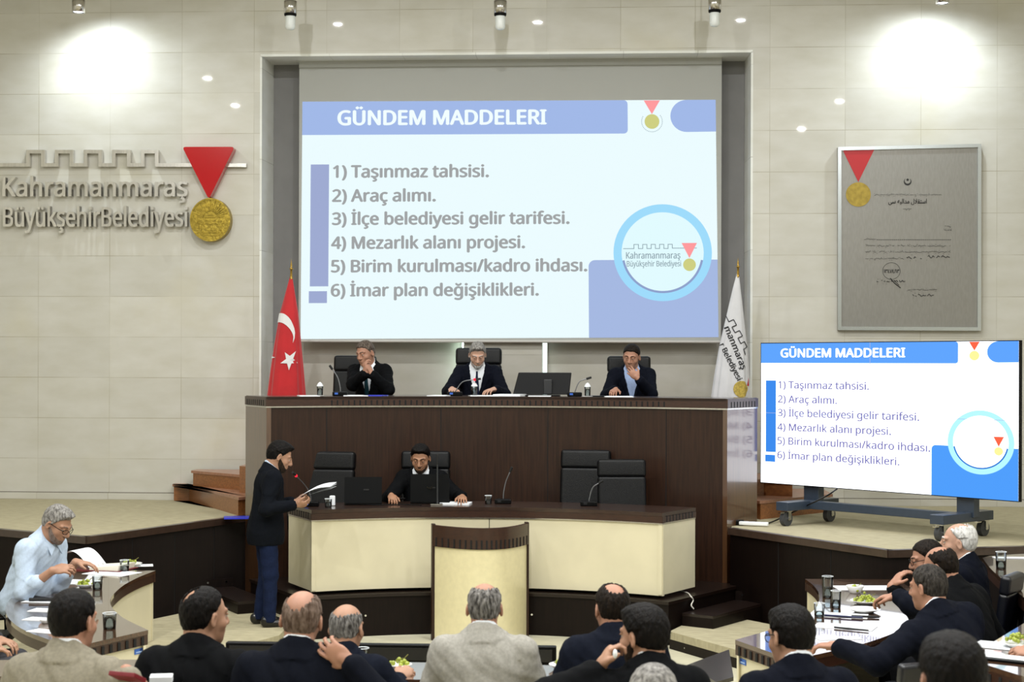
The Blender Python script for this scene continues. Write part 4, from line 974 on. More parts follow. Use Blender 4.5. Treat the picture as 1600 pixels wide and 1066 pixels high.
# ------------------------------------------------------------------ office chairs
def rbox(mb, c, d, M=None): return mb.box(c, d, 0., M)
CH = {}
def exec_chair(leather, key):
    t = empty('office_chair')
    mb = MB(); mb.box((0, .02, .49), (.52, .52, .12)); mb.build('seat', leather, t, bevel=.04, seg=3)
    Mx = Matrix.Rotation(R(-8), 3, 'X')
    mb = MB(); mb.box((0, -.27, .80), (.50, .10, .56), M=Mx.transposed() if False else Matrix.Rotation(R(8), 3, 'X')); bk = mb.build('backrest', leather, t, bevel=.035, seg=3)
    mb = MB(); mb.box((0, -.32, 1.155), (.50, .11, .19), M=Matrix.Rotation(R(8), 3, 'X')); mb.build('headrest', leather, t, bevel=.035, seg=3)
    for s in (-1, 1):
        mb = MB(); mb.tube([(s*.28, -.2, .47), (s*.30, -.2, .66), (s*.30, .12, .68), (s*.28, .14, .47)], .022, 8); mb.build('armrest', M_BLACK, t)
    mb = MB(); mb.cyl((0, 0, .10), (0, 0, .44), .03); mb.build('gas_column', M_CHROME, t)
    for k in range(5):
        a = 2*math.pi*k/5; c, s = math.cos(a), math.sin(a)
        mb = MB(); mb.tube([(0, 0, .11), (c*.3, s*.3, .075)], .025, 8); l = mb.build('base_leg', M_BLACK, t)
        mb = MB(); mb.cyl((c*.3-s*.02, s*.3+c*.02, .03), (c*.3+s*.02, s*.3-c*.02, .03), .03, n=14); mb.build('caster', M_BLACK, l)
    return t
def chair(pos, rz, lab, leather, key, group, scale=1.):
    t = CH.get(key)
    if t is None: t = CH[key] = exec_chair(leather, key)
    else: t = copy_tree(t)
    t.location = pos; t.rotation_euler = (0, 0, rz); t.scale = (scale, scale, scale); tag(t, lab, 'chair', group); return t
DF = STAGE+.5
GD = 'black leather chairs behind the dais'
def on_y(px_, y, z): p = at_y(px_, 600, y); return (p.x, p.y, z)
chair(on_y(533+12, 18.17, DF), R(176), 'black leather chair of the man with clasped hands, left on the dais', M_LEATHER, 'b', GD, 1.0)
chair(on_y(744, 18.24, DF), R(180), 'black leather chair of the grey-bearded man, tallest on the dais', M_LEATHER, 'b', GD, 1.075)
chair(on_y(986, 18.17, DF), R(184), 'black leather chair of the man covering his mouth, right on the dais', M_LEATHER, 'b', GD, 1.0)
GL = 'black leather chairs behind the lower desk'
chair(on_y(503, 16.35, PZ), R(172), 'empty black leather chair beside the standing man', M_LEATHER, 'b', GL, 1.04)
chair(on_y(660, 16.56, PZ), R(180), 'black leather chair of the man working at a laptop', M_LEATHER, 'b', GL, 1.04)
chair(on_y(908, 16.52, PZ), R(172), 'empty black leather chair partly behind another, right half of lower desk', M_LEATHER, 'b', GL, 1.06)
chair(on_y(977, 16.18, PZ), R(186), 'empty black leather chair with smooth square back, rightmost at the lower desk', M_LEATHER, 'b', GL, 1.0)
GN = 'navy leather chairs of the right councillors'
for (px_, py_, D, a, lab) in ((1530, 893, 11.9, 60, 'glossy navy chair behind the white-haired man'), (1566, 917, 11.2, 62, 'glossy navy chair at right edge, second from the outer table with the glass'),
                             (1590, 950, 10.4, 66, 'glossy navy chair at right edge, closest to the grapes on the near table')):
    p = at_d(px_, py_, D); s = (p.z-SLAB)/1.25; chair((p.x, p.y, SLAB), R(a), lab, M_NAVYL, 'n', GN, s)
p = at_d(1408, 1026, 9.3); chair((p.x, p.y, SLAB), R(25), 'black chair with the man in the dark navy suit at the right table', M_NAVYL, 'n', GN, (p.z-SLAB)/1.25)
p = at_d(-14, 905, 12.7); chair((p.x, p.y, SLAB), R(-80), 'black chair of the man in the light blue shirt', M_LEATHER, 'b', 'black chairs of the near councillors', (p.z-SLAB)/1.25)
p = at_d(300, 1060, 7.35); chair((p.x, p.y, .14), R(3), 'black chair back with folded white paper, behind the balding man in black', M_LEATHER, 'b', 'black chairs of the near councillors', (p.z-.14)/1.25)

# ------------------------------------------------------------------ microphones, glasses, papers, computers
def mic(base, head, lab, grp, red=False, px_mode=None, wide=.13, rz=0., bend=.5):
    base = Vector(base); head = Vector(head); t = empty('gooseneck_microphone', base, 0, lab, 'microphone', grp)
    mb = MB(); mb.prism([(-wide/2, -.06), (wide/2, -.06), (wide/2*.86, .06), (-wide/2*.86, .06)], 0, .045); b = mb.build('base', M_BLACK, t, bevel=.008, rz=rz)
    mb = MB(); mb.box((-.035, -.062, .026), (.035, .004, .02)); mb.build('display', emis('mic_display', '#5a86e8', .7) if red != 'no' else M_MATTE, b)
    h = head-base; mid = Vector((h.x*.25, h.y*.25, h.z*(.5+bend*.3))); pts = lerp_rounded([(0, 0, .04), (h.x*.06, h.y*.06, h.z*.35), mid + Vector((h.x*.12, 0, h.z*.05)), h], 6)
    mb = MB(); mb.tube(pts, .0055, 8); mb.build('gooseneck', mat('gooseneck_grey', '#8d8f93', .35, .8), t)
    d = (pts[-1]-pts[-3]).normalized(); mb = MB(); mb.cyl(h-d*.005, h+d*.05, .013, .012, 12); mb.build('mic_head', M_MATTE, t)
    if red is True: mb = MB(); mb.cyl(h-d*.028, h-d*.004, .0135, .0135, 14); mb.build('light_ring', emis('red_ring', '#ff2a3c', 1.6), t)
    return t
def tumbler(p, r, h, lab, grp, water=.0, lid=False):
    t = empty('water_glass', p, 0, lab, 'glass', grp)
    mb = MB(); mb.lathe([(0, 0), (r*.86, 0), (r*.9, .004), (r, h)], n=24); mb.mat(1); mb.lathe([(r-.002, h-.001), (r-.001, h+.002), (r+.001, h+.002), (r+.0012, h-.001)], n=24); mb.mat(2); mb.lathe([(r*.84, .002), (r*.86, .011), (0, .012)], n=24); mb.build('tumbler', [M_GLASS, mat('glass_rim', '#e4eaee', .1), thin_glass('thick_glass_base', '#cfd8dc', .5)], t)
    if water: mb = MB(); k = .012+(h-.012)*water; mb.lathe([(r*.86-.002, .0135), (r*.88+(r*.1)*water-.003, k), (0, k)], n=24); mb.build('water', M_WATER, t)
    if lid: mb = MB(); mb.lathe([(r*1.04, h+.001), (r*1.04, h+.008), (r*.5, h+.035), (0, h+.045)], n=12); mb.build('lid', mat('paper_cap', '#e3e8ea', .4), t)
    return t
def sheet(p, w, d, rz, lab, grp=None, m=None, name='paper_sheet', th=.003, lines=0, cat='paper'):
    mb = MB(); mb.box((0, 0, th/2), (w, d, th))
    ms = [m or M_WHITE]
    if lines:
        ms.append(mat('paper_print', '#9aa0a8', .8)); mb.mat(1)
        for i in range(lines): mb.box((-.01*(i % 3), d*(.38-.76*i/max(1, lines-1)), th+.0004), (w*.78, .004, .0008))
    o = mb.build(name, ms, None, p, rz); return tag(o, lab, cat, grp)
def dtop(px_, r, z=None):                                            # point on the dais top at radius r seen in column px
    for _ in range(1):
        best = None
        for i in range(1200):
            a = -30 + 60*i/1199; x, y = arcp(r, a); q = project(x, y, DZ)
            if best is None or abs(q[0]-px_) < best[0]: best = (abs(q[0]-px_), x, y)
    return Vector((best[1], best[2], z if z else DZ))
def project(x, y, z):
    dx, dy = x-CX, y; D = -dx*math.sin(TH)+dy*math.cos(TH); X = dx*math.cos(TH)+dy*math.sin(TH); u = X*FPX/D; v = (CZ-z)*FPX/D + HOR-533
    return 800+u*math.cos(RO)-v*math.sin(RO), 533+u*math.sin(RO)+v*math.cos(RO)
def dl_top(px_, r): 
    best = None
    for i in range(900):
        a = -30 + 60*i/899; x, y = arcp(r, a); q = project(x, y, LZ)
        if best is None or abs(q[0]-px_) < best[0]: best = (abs(q[0]-px_), x, y)
    return Vector((best[1], best[2], LZ))
GM, GM2 = 'microphones on the dais', 'microphones on the lower desk'
p = dtop(532, 5.0); mic(p, at_y(519, 577, p.y-.02), 'black gooseneck microphone with lit blue display, left on the dais', GM, wide=.16)
p = dtop(711, 5.0); mic(p, at_y(744, 593, p.y-.04), 'black gooseneck microphone with red light before the grey-bearded man', GM, True, wide=.17, bend=1.)
p = dtop(898, 5.0); mic(p, at_y(917, 592, p.y-.02), 'black gooseneck microphone right of the monitor on the dais', GM, wide=.16, bend=.9)
p = dl_top(486, 3.75); mic(p, at_y(461, 742, p.y-.25), 'red-lit gooseneck microphone the standing man reads into', GM2, True, wide=.17, bend=.2)
p = dl_top(786, 3.8); mic(p, at_y(797, 737, p.y-.02), 'thin gooseneck microphone alone in the middle of the lower desk', GM2, 'no', wide=.17, bend=.4)
p = dl_top(920, 3.75); mic(p, at_y(936, 755, p.y-.02), 'short gooseneck microphone before the empty chairs at right', GM2, 'no', wide=.17, bend=.8)
t = empty('rod_microphone', dl_top(683, 3.62), 0, 'tall straight rod microphone standing before the laptop', 'microphone')
mb = MB(); mb.prism([(-.06, -.07), (.06, -.07), (.05, .06), (-.05, .06)], 0, .014); mb.build('base_plate', M_CHROME, t, bevel=.004)
mb = MB(); mb.cyl((0, 0, .012), (0, 0, .40), .008, .007); mb.build('rod', mat('dark_steel', '#55585c', .3, .9), t)
mb = MB(); mb.cyl((0, 0, .40), (0, 0, .50), .0105, .010); mb.build('mic_head', M_MATTE, t)
GG = 'capped water glasses on the dais'
for px_, lab in ((500, 'capped water glass left of the microphone with blue display'), (741, 'capped water glass before the grey-bearded man'), (918, 'capped water glass beside the man covering his mouth')):
    p = dtop(px_, 4.98); tumbler(p, .034, .105, lab, GG, .75, True)
    mb = MB(); mb.lathe([(0, 0), (.05, 0), (.062, .006), (.06, .008), (0, .003)], n=20); tag(mb.build('saucer', M_CHINA, None, p+Vector((.0, -.10, 0))), 'small saucer in front of the ' + lab, 'saucer', 'saucers on the dais')
GS = 'papers on the dais'
for px_, r, w, d, rz, lab in ((482, 4.9, .21, .30, .3, 'white papers at the left end of the dais'), (557, 4.95, .26, .32, .1, 'white papers under the clasped hands'), (688, 4.95, .21, .3, -.2, 'loose white papers left of the dark-suited bearded chairman'),
                         (757, 4.93, .30, .3, .05, 'white papers before the grey-bearded man'), (797, 5.02, .3, .3, -.2, 'stack of pale papers beside the monitor'), (843, 4.85, .24, .2, .0, 'white paper lying before the monitor'), (966, 4.93, .3, .3, .05, 'white papers the man covering his mouth writes on')):
    sheet(dtop(px_, r), w, d, rz, lab, GS, th=.008 if px_ != 797 else .02)
sheet(dtop(585, 4.97), .24, .3, -.1, 'flat blue folder before the man with clasped hands', None, mat('blue_folder', '#2a36c0', .4), 'document_folder', .008, cat='folder')
sheet(dtop(934, 5.0), .16, .22, .1, 'flat black tablet left of the man covering his mouth', None, M_BLACK, 'tablet', .010, cat='tablet')
# monitor seen from behind on the dais
p = dtop(846, 5.15); mo = empty('monitor', p, R(-3), 'wide black monitor seen from behind on the dais', 'monitor')
mb = MB(); mb.hexa([(-.315, -.02, .015), (.30, -.02, .015), (.30, .02, .015), (-.315, .02, .015)], [(-.26, .045, .255), (.32, .045, .255), (.32, .085, .255), (-.26, .085, .255)]); mb.build('screen_housing', M_BLACK, mo, bevel=.008)
mb = MB(); mb.box((.07, -.02, .10), (.09, .05, .16)); mb.build('stand', mat('dark_grey_plastic', '#26272a', .4), mo, bevel=.008)
mb = MB(); mb.box((0, .0, .006), (.40, .16, .012)); mb.build('base', M_BLACK, mo, bevel=.004)
# laptops on the lower desk: seen from behind
def laptop(p, rz, w, h, open_a, lab):
    t = empty('laptop', p, rz, lab, 'laptop', 'laptops on the lower desk')
    mb = MB(); mb.box((0, .14, .010), (w, .25, .018)); mb.build('keyboard_base', M_BLACK, t, bevel=.004)
    c, s = math.cos(R(open_a)), math.sin(R(open_a))
    mb = MB(); mb.box((0, .01-c*h/2, .02+s*h/2), (w, .008, h), M=Matrix.Rotation(math.pi/2-R(open_a), 3, 'X')); mb.mat(1)
    mb.box((0.03, .004-c*h*.52-.0047, .02+s*h*.52), (.055, .001, .012), M=Matrix.Rotation(math.pi/2-R(open_a), 3, 'X'))
    mb.build('lid', [mat('laptop_lid_black', '#0a0b0c', .5, spec=.12), mat('lid_emblem', '#1d1e20', .3)], t)
    return t
laptop(dl_top(567, 3.68), R(8), .37, .26, 97, 'black laptop before the empty chair near the standing man')
l2 = laptop(dl_top(671, 3.70), R(1), .39, .28, 93, 'black laptop before the bearded man at the lower desk')
mb = MB(); 
for s in (-1, 1): mb.box((.0+s*.014, -.002, .165), (.036, .002, .014), M=Matrix.Rotation(R(40)*-s, 3, 'Y'))
mb.build('emblem', mat('emblem_dark', '#050506', .2), l2)
p = dl_top(513, 3.55); tumbler(p, .036, .085, 'water glass on the lower desk next to the standing man', 'plain water glasses on the lower desk', .6)
p = dl_top(519, 3.72); mb = MB(); mb.box((0, 0, .05), (.055, .04, .10)); tag(mb.build('paper_cup', M_WHITE, None, p, bevel=.01), 'small white box behind the glass near the standing man', 'box')
p = dl_top(763, 3.72); tumbler(p, .036, .085, 'water glass standing alone near the middle of the lower desk', 'plain water glasses on the lower desk', .5)
sheet(dl_top(712, 3.72), .30, .21, -.06, 'stack of white papers right of the laptop on the lower desk', None, th=.015)
p = dl_top(620, 3.62); mb = MB(); mb.tube(lerp_rounded([(p.x-.42, p.y+.02, LZ+.006), (p.x-.2, p.y-.05, LZ+.006), (p.x, p.y+.02, LZ+.006), (p.x+.25, p.y-.02, LZ+.006)], 8), .005, 6); tag(mb.build('laptop_cable', M_BLACK), 'black cable lying between the two laptops', 'cable')
# papers etc. left behind on the stage edge
q = at_z(368, 813, STAGE); sheet((q.x, q.y+.12, STAGE+.009), .30, .22, .25, 'flat blue folder on the stage edge behind the standing man', None, MATS['blue_folder'], 'document_folder', .014, cat='folder')
q = at_z(1178, 823, STAGE); ps = empty('power_strip', (q.x, q.y+.03, STAGE+.008), -.35, 'white power strip on the stage edge at the right end of the dais', 'power strip')
mb = MB(); mb.box((0, 0, .02), (.30, .055, .035)); mb.build('body', M_WHITE, ps, bevel=.006)
for i in range(4): mb = MB(); mb.lathe([(0, .0385), (.018, .0385), (.018, .0375)], (-.1+.065*i, 0, 0), 14); mb.build('socket', mat('socket_grey', '#b9bcc0', .4), ps)
mb = MB(); mb.box((q.x-.16, q.y+.12, STAGE+.03), (.14, .07, .05)); tag(mb.build('power_adapter', M_BLACK, bevel=.01), 'black power adapter lying beside the white power strip', 'adapter')
cp = [at_d(1308, 764, 15.9), at_d(1288, 777, 15.9), at_z(1240, 800, STAGE+.09), at_z(1215, 812, STAGE+.03), at_z(1200, 818, STAGE+.012), at_z(1190, 820, STAGE+.012)]
mb = MB(); mb.tube(lerp_rounded(cp, 8), .008, 6); tag(mb.build('power_cable', M_BLACK), 'black cable hanging from the video wall down to the power strip', 'cable')
cw = [at_z(1045, 921, PZ+.006), at_z(1072, 926, PZ+.006), at_z(1079, 932, PZ+.004), at_d(1083, 938, 15.35), at_d(1080, 946, 15.3), at_d(1084, 952, 15.3)]
mb = MB(); mb.tube(lerp_rounded(cw, 8), .007, 6); tag(mb.build('white_cable', mat('white_pvc', '#d6d2c8', .5)), 'white cable hanging over the right edge of the desk platform', 'cable')

# ------------------------------------------------------------------ things on the councillors' tables
def T(px_, py_, z=TZ): return at_z(px_, py_, z)
GT = 'water glasses on the councillors tables'
for px_, py_, r, h, w, lab in ((194.5, 893, .042, .10, .4, 'glass before the grape plate at the far end of the left table'), (152, 921, .042, .11, .5, 'glass at the middle of the left table behind the dark-haired head'), (171, 983, .048, .11, .75, 'full glass near the slotted end of the left table'),
                          (1293, 934, .045, .17, .45, 'tall glass with white rim at the far end of the right table'), (1306, 950, .040, .13, .4, 'middle glass of three on the right table'), (1280, 964, .040, .10, .3, 'nearest of the three glasses on the right table'), (566, 1043, .036, .105, .5, 'glass on the centre table beside the balding man in navy')):
    tumbler(T(px_, py_, CTZ if px_ == 566 else TZ), r, h, lab, GT, w)
p = at_z(1564, 889, .86); tumbler(p, .045, .14, 'glass on the outer table at the right edge', GT, .4)
def plate(p, r, lab, grp='white plates on the tables', m=None, deep=False):
    mb = MB(); mb.lathe([(0, 0), (r*.55, 0), (r*.6, .006), (r, .028 if not deep else .06), (r-.004, .030 if not deep else .062), (r*.58, .010), (0, .006)], n=28)
    return tag(mb.build('plate' if not deep else 'bowl', m or M_CHINA, None, p), lab, 'plate' if not deep else 'bowl', grp)
def grapes(p, n, r, lab, seed=1, gr=.0115):
    rr = random.Random(seed); mb = MB()
    for i in range(n):
        a = rr.uniform(0, 6.283); d = r*math.sqrt(rr.random()); z = .016 + gr*rr.uniform(.2, 1.0) + (r-d)*rr.uniform(.1, .75); mb.ball((d*math.cos(a), d*math.sin(a), z), gr*rr.uniform(.85, 1.1), 10, (1, 1, 1.12))
    mb.mat(1); mb.tube(lerp_rounded([(-r*.9, 0, .03), (0, .01, .05), (r*.5, 0, .055), (r*.9, .01, .075)], 5), .003, 6); return tag(mb.build('grape_bunch', [M_GRAPE, mat('grape_stem', '#6d6a2a', .7)], None, p), lab, 'fruit', 'bunches of green grapes')
for px_, py_, r, n, lp_, lg in ((205, 885, .10, 16, 'white plate of grapes at the far end of the left table', 'green grapes on the far plate of the left table'), (133, 918, .085, 20, 'white plate of grapes beside the glass on the left table', 'yellow green grapes beside the glass on the left table'),
                        (1352, 944, .12, 44, 'plate heaped with grapes in reach of the man in navy', 'heap of grapes before the man in the dark navy suit'), (1336, 927, .075, 12, 'small glass bowl of grapes behind the heaped plate', 'few grapes in the small glass bowl'),
                        (880, 1046, .08, 12, 'white plate of grapes on the centre table left of the navy jacket', 'yellow grapes on the centre table left of the navy jacket'), (624, 1046, .07, 12, 'small plate with grapes beside a hand on the centre table', 'yellow grapes by the hand on the centre table')):
    p = T(px_, py_, CTZ if px_ in (880, 624) else TZ); plate(p, r, lp_, deep=px_ == 1336, m=None); grapes(p + Vector((0, 0, .004)), n, r*.72, lg, px_, .0125)
plate(T(1350, 957), .125, 'empty white plate in front of the heaped grapes')
p = at_z(1592, 1012, .862); plate(p, .10, 'plate of grapes under the hands at the right edge', m=M_CHINA); grapes(p + Vector((0, .02, .02)), 34, .07, 'grapes picked by the hands at the right edge', 3, .0125)
plate(T(140, 950), .045, 'small white saucer beside the dark-haired head on the left table'); plate(T(72, 974), .05, 'small white saucer near the papers on the left table')
GP = 'papers on the councillors tables'
for px_, py_, w, d, rz, lab, ln, dz in ((175, 896, .42, .30, -.35, 'wide white papers under the red binder', 12, 0), (120, 910, .34, .26, -.2, 'white sheet between the binder and the grape plate', 10, .001), (85, 925, .40, .24, -.15, 'white printed sheet before the blue shirt, under the clips', 10, .002),
                            (70, 940, .30, .20, -.12, 'white sheet with a black pen on it', 6, .003), (75, 954, .26, .16, -.1, 'cream sheet below the pen on the left table', 5, .0), (65, 968, .24, .14, -.2, 'white sheet near the outer edge of the left table', 4, .0), (72, 987, .24, .13, -.35, 'white sheet cut off by the dark-haired head, left table', 4, 0),
                            (225, 884, .16, .16, .3, 'white napkin beside the far grape plate', 0, 0), (1352, 919, .5, .25, .1, 'white papers at the far end of the right table', 6, 0), (1315, 962, .38, .22, -.2, 'white folder with dark blue spine on the right table', 5, 0), (1320, 980, .42, .22, -.35, 'large white form beside the spiral pad', 8, 0), (1310, 998, .3, .12, .2, 'crumpled napkin on the right table', 0, 0)):
    sheet(T(px_, py_, TZ)+Vector((0, 0, dz)), w, d, rz, lab, GP, lines=ln)
def pen(p, rz, lab, m=None, L=.14, r=.008):
    mb = MB(); c, s = math.cos(rz), math.sin(rz); mb.cyl(Vector((p[0]-c*L/2, p[1]-s*L/2, p[2]+r)), Vector((p[0]+c*L/2, p[1]+s*L/2, p[2]+r)), r, r*.8, 10); return tag(mb.build('pen', m or M_MATTE), lab, 'pen', 'pens on the tables')
pen(T(72, 941)+Vector((0, 0, .007)), .1, 'thick black pen on a white sheet on the left table', L=.26, r=.013)
pen(T(1318, 966)+Vector((0, 0, .004)), -.35, 'dark blue pen lying on the right table', mat('navy_pen', '#151c4a', .4), .28, .008)
pen(T(1352, 966), -.1, 'black spiral pen stub on the right table', None, .2, .010)
pen(T(1330, 985)+Vector((0, 0, .004)), -.5, 'thin dark pen beside the large white form', None, .25, .006)
# open red ring binder held by the man in the blue shirt
bp = T(150, 889); bn = empty('ring_binder', bp, R(-12), 'open dark red ring binder full of pages on the left table', 'binder')
mb = MB(); mb.box((.02, 0, .004), (.62, .34, .006)); mb.build('cover', mat('dark_red_vinyl', '#6d1420', .4), bn)
mb = MB(); mb.hexa([(.02, -.15, .008), (.30, -.15, .008), (.30, .15, .008), (.02, .15, .008)], [(.02, -.15, .03), (.31, -.15, .055), (.31, .15, .055), (.02, .15, .03)]); mb.build('page_block', mat('cream_pages', '#e6e2d2', .8), bn)
mb = MB(); n = 10; vs = []; 
for i in range(n+1):
    t_ = i/n; x = .02 - .30*t_*.85; z = .03 + .14*math.sin(t_*2.2); vs += [(x, -.16, z), (x, .14, z)]
mb._add(vs + [(v[0], v[1], v[2]+.002) for v in vs], [(2*i, 2*i+1, 2*i+3, 2*i+2) for i in range(n)] + [(2*n+2+2*i, 2*n+4+2*i, 2*n+5+2*i, 2*n+3+2*i) for i in range(n)]); mb.build('lifted_pages', M_WHITE, bn, smooth=True)
mb = MB()
for k in (-.08, .0, .08): mb.tube([(.0, k, .008), (-.01, k, .03), (.01, k, .045), (.03, k, .03)], .003, 6)
mb.build('rings', M_CHROME, bn)
# near table end, lower right
p = at_z(1566, 1010, .862); sheet(p, .34, .24, -.5, 'white papers spread on the near table at lower right', GP, lines=5)
p = at_z(1560, 1032, .862); sheet(p, .40, .10, -.55, 'dark folder edge with white cover on the near table', None, M_BLACK, 'document_folder', .012, cat='folder')
p = at_z(1562, 1026, .875); sheet(p, .40, .12, -.55, 'white cover sheet on the dark folder on the near table', GP)
p = at_z(1578, 872, .862); sheet(p, .28, .12, .0, 'white sheet on the outer table behind the glass', GP)
q = at_d(252, 1066, 7.33); sheet((q.x, q.y, q.z), .10, .09, .2, 'folded white paper on the chair back behind the man in black', None, th=.03, name='tissue_pack', cat='tissues')
# ------------------------------------------------------------------ people
def skin(name, c): return mat(name, c, .5, var=.07, scale=14, bump=.08, bscale=180, spec=.35, sub=.06)
SK = dict(a=skin('skin_tan', '#a67e66'), b=skin('skin_ruddy', '#a67a64'), c=skin('skin_fair', '#b8917c'), d=skin('skin_olive', '#9d7359'))
def cloth(name, c, var=.12, rough=.85): return mat(name, c, rough, var=var, scale=60, bump=.15, bscale=350, spec=.08)
def hairm(name, c, c2): return mat(name, c, .55, col2=c2, scale=55, stretch=(1.3, 1.3, .35), bump=.6, bscale=110, detail=6, spec=.12)
HB, HD = hairm('black_hair', '#060505', '#14100e'), hairm('dark_brown_hair', '#0e0a08', '#211913')
HG, HS, HW = hairm('grey_hair', '#5d5a57', '#9a9792'), hairm('salt_pepper_hair', '#33302e', '#8b8884'), hairm('white_hair', '#b4b3b0', '#e4e3e0')
HK = hairm('thin_brown_hair', '#4a3a30', '#76655a')
EYE_W, EYE_I = mat('eye_white', '#a59a90', .2), mat('eye_iris', '#20140d', .15)
def rot(yaw, pitch, roll): return np.array(Matrix.Rotation(R(yaw), 3, 'Z') @ Matrix.Rotation(R(-pitch), 3, 'X') @ Matrix.Rotation(R(roll), 3, 'Y'))
CRAN = ((0, -.014, .030), (.0785, .099, .092)); FACE = ((0, .028, -.042), (.062, .070, .082))

def head_shape(g, T, Rm, hs, sculpt=True):
    """adds the head to a field; T maps head coordinates to the field's"""
    E = lambda c, r, k=.02, op='add', Q=None: g.ell(T(c), np.array(r)*hs, Rm if Q is None else Rm @ Q, k*hs, op)
    C = lambda a, b, ra, rb, k=.015, op='add': g.cone(T(a), T(b), ra*hs, rb*hs, k*hs, op)
    E(*CRAN, .02); E(*FACE, .035)
    E((0, -.045, -.025), (.062, .055, .06), .03)
    E((0, .050, -.086), (.038, .038, .032), .025); E((0, .074, -.102), (.021, .018, .017), .02)
    for s in (-1, 1):
        E((s*.046, .052, -.028), (.022, .024, .022), .02)             # cheek
        C((s*.012, .090, .028), (s*.050, .072, .030), .010, .009, .014)   # brow
        E((s*.031, .101, .008), (.016, .012, .010), .012, 'sub')
        E((s*.031, .0865, .0125), (.0155, .0105, .0065), .004); E((s*.031, .087, -.0035), (.0135, .008, .0045), .004)   # lids
        Q = np.array(Matrix.Rotation(R(s*22), 3, 'Z') @ Matrix.Rotation(R(-12), 3, 'X'))
        E((s*.083, -.012, -.008), (.009, .019, .034), .008, 'add', Q); E((s*.089, -.008, -.006), (.006, .011, .020), .006, 'sub', Q)
        E((s*.013, .103, -.032), (.010, .010, .008), .008)            # nostril wing
    C((0, .094, .018), (0, .117, -.024), .009, .0125, .012); E((0, .112, -.030), (.012, .011, .010), .01)
    E((0, .094, -.058), (.024, .010, .007), .008); E((0, .092, -.070), (.021, .010, .008), .008); E((0, .105, -.0635), (.022, .006, .0022), .003, 'sub')
def hair_mesh(kind, t, par, name, mt, M, seed=0):
    g = SG((-.13, -.16, -.15), (.13, .16, .18), .0045)
    c, r = CRAN
    rr = np.array(r)
    head_shape(g, lambda q: np.array(q, float), np.eye(3), 1.)
    X, Y, Z = g.ax[0][:,None,None], g.ax[1][None,:,None], g.ax[2][None,None,:]
    nz = (.0014*np.sin(X*310+seed)*np.sin(Y*290+seed*2)*np.sin(Z*260)).astype(np.float32)
    if kind == 'beard':
        g.D -= (t + nz*.6)
        g.cut(lambda X, Y, Z: np.maximum(np.maximum(Z + .078 - np.clip(.088-Y, 0, .1)*.80 + .004*np.sin(X*420)*np.sin(Y*390), -Y-.001), -(Z+.16)), .003)
        g.cone((-.024, .088, -.058), (0, .100, -.047), .0055, .0062, .004); g.cone((.024, .088, -.058), (0, .100, -.047), .0055, .0062, .004); g.cone((-.026, .084, -.060), (-.024, .078, -.082), .005, .006, .006); g.cone((.026, .084, -.060), (.024, .078, -.082), .005, .006, .006)
    else:
        zl = -.034 + np.clip(Y+.03, -.2, .05)*.55                    # lower edge: above the ear, falling to the nape
        u = np.clip((Z-zl)/.085, 0, 1)**.75
        g.D -= (.0016 + (t-.0016)*u + (Z > .05)*np.clip((Z-.05)/.06, 0, 1)*t*.25 + nz).astype(np.float32)
        fy = .082 if kind in ('short', 'full', 'quiff') else .062
        if kind == 'quiff': g.ell((0, .060, .100), (.054, .042, .024), None, .03); g.ell((.0, .0, .112), (.060, .075, .022), None, .02)
        if kind == 'full': g.ell((0, .030, .102), (.062, .062, .024), None, .03)
        rg = .0035*np.sin(X*350+seed)*np.sin(Y*300+Z*330)
        def front(X, Y, Z):
            a = (Y-fy+np.abs(X)*.30) - (Z-.092)*.62                  # hairline across the brow, falling to the temples
            b = (Y-.028) - np.clip(Z-.025, 0, .2)*2.6
            return (np.where(Z > .055, np.minimum(a, 1), np.maximum(a, b))+rg)*.7
        g.cut(front, .004)
        g.cut(lambda X, Y, Z: (zl - Z + rg*1.4)*.88, .003)
        g.ell((.092, -.012, -.010), (.018, .026, .038), None, .003, 'sub'); g.ell((-.092, -.012, -.010), (.018, .026, .038), None, .003, 'sub')
        g.cut(lambda X, Y, Z: np.minimum(np.abs(X)-.0805, .036-Z)*.9 + 0*Y, .002)
        rag = lambda X, Y, Z: .006*np.sin(X*260+seed)*np.sin(Y*230+seed)+.003*np.sin(X*610)*np.sin(Y*530+Z*400)
        def bald(c_, r_):
            def fn(X, Y, Z):
                k0 = np.sqrt(((X-c_[0])/r_[0])**2+((Y-c_[1])/r_[1])**2+((Z-c_[2])/r_[2])**2); return -((k0-1)*min(r_)+rag(X, Y, Z))
            g.cut(fn, .004)
        if kind == 'ring': bald((0, .010, .118), (.066, .104, .078))
        if kind == 'dome': bald((-.010, -.030, .112), (.060, .125, .088))
        if kind == 'ring_': g.ell((0, .018, .118), (.070, .104, .072), None, .012, 'sub')
        if kind == 'ringlow': bald((0, .0, .105), (.074, .125, .092))
        if kind == 'spot': g.ell((0, -.055, .122), (.046, .052, .05), None, .016, 'sub')
        if kind == 'spotside': bald((-.016, -.070, .100), (.030, .050, .062)); bald((0, .075, .11), (.06, .045, .05))
        if kind == 'crown': bald((0, -.055, .118), (.048, .066, .060))
        ph = seed*1.7
        g.D += (.0022*np.sin(g.ax[0][:,None,None]*170+ph)*np.sin(g.ax[1][None,:,None]*140+ph*2)*np.sin(g.ax[2][None,None,:]*120)).astype(np.float32)
    P, F = g.mesh()
    if not len(F): return
    P = P @ np.array(M)[:3,:3].T + np.array(M)[:3,3]
    return np_mesh(name, P, F, mt, par)

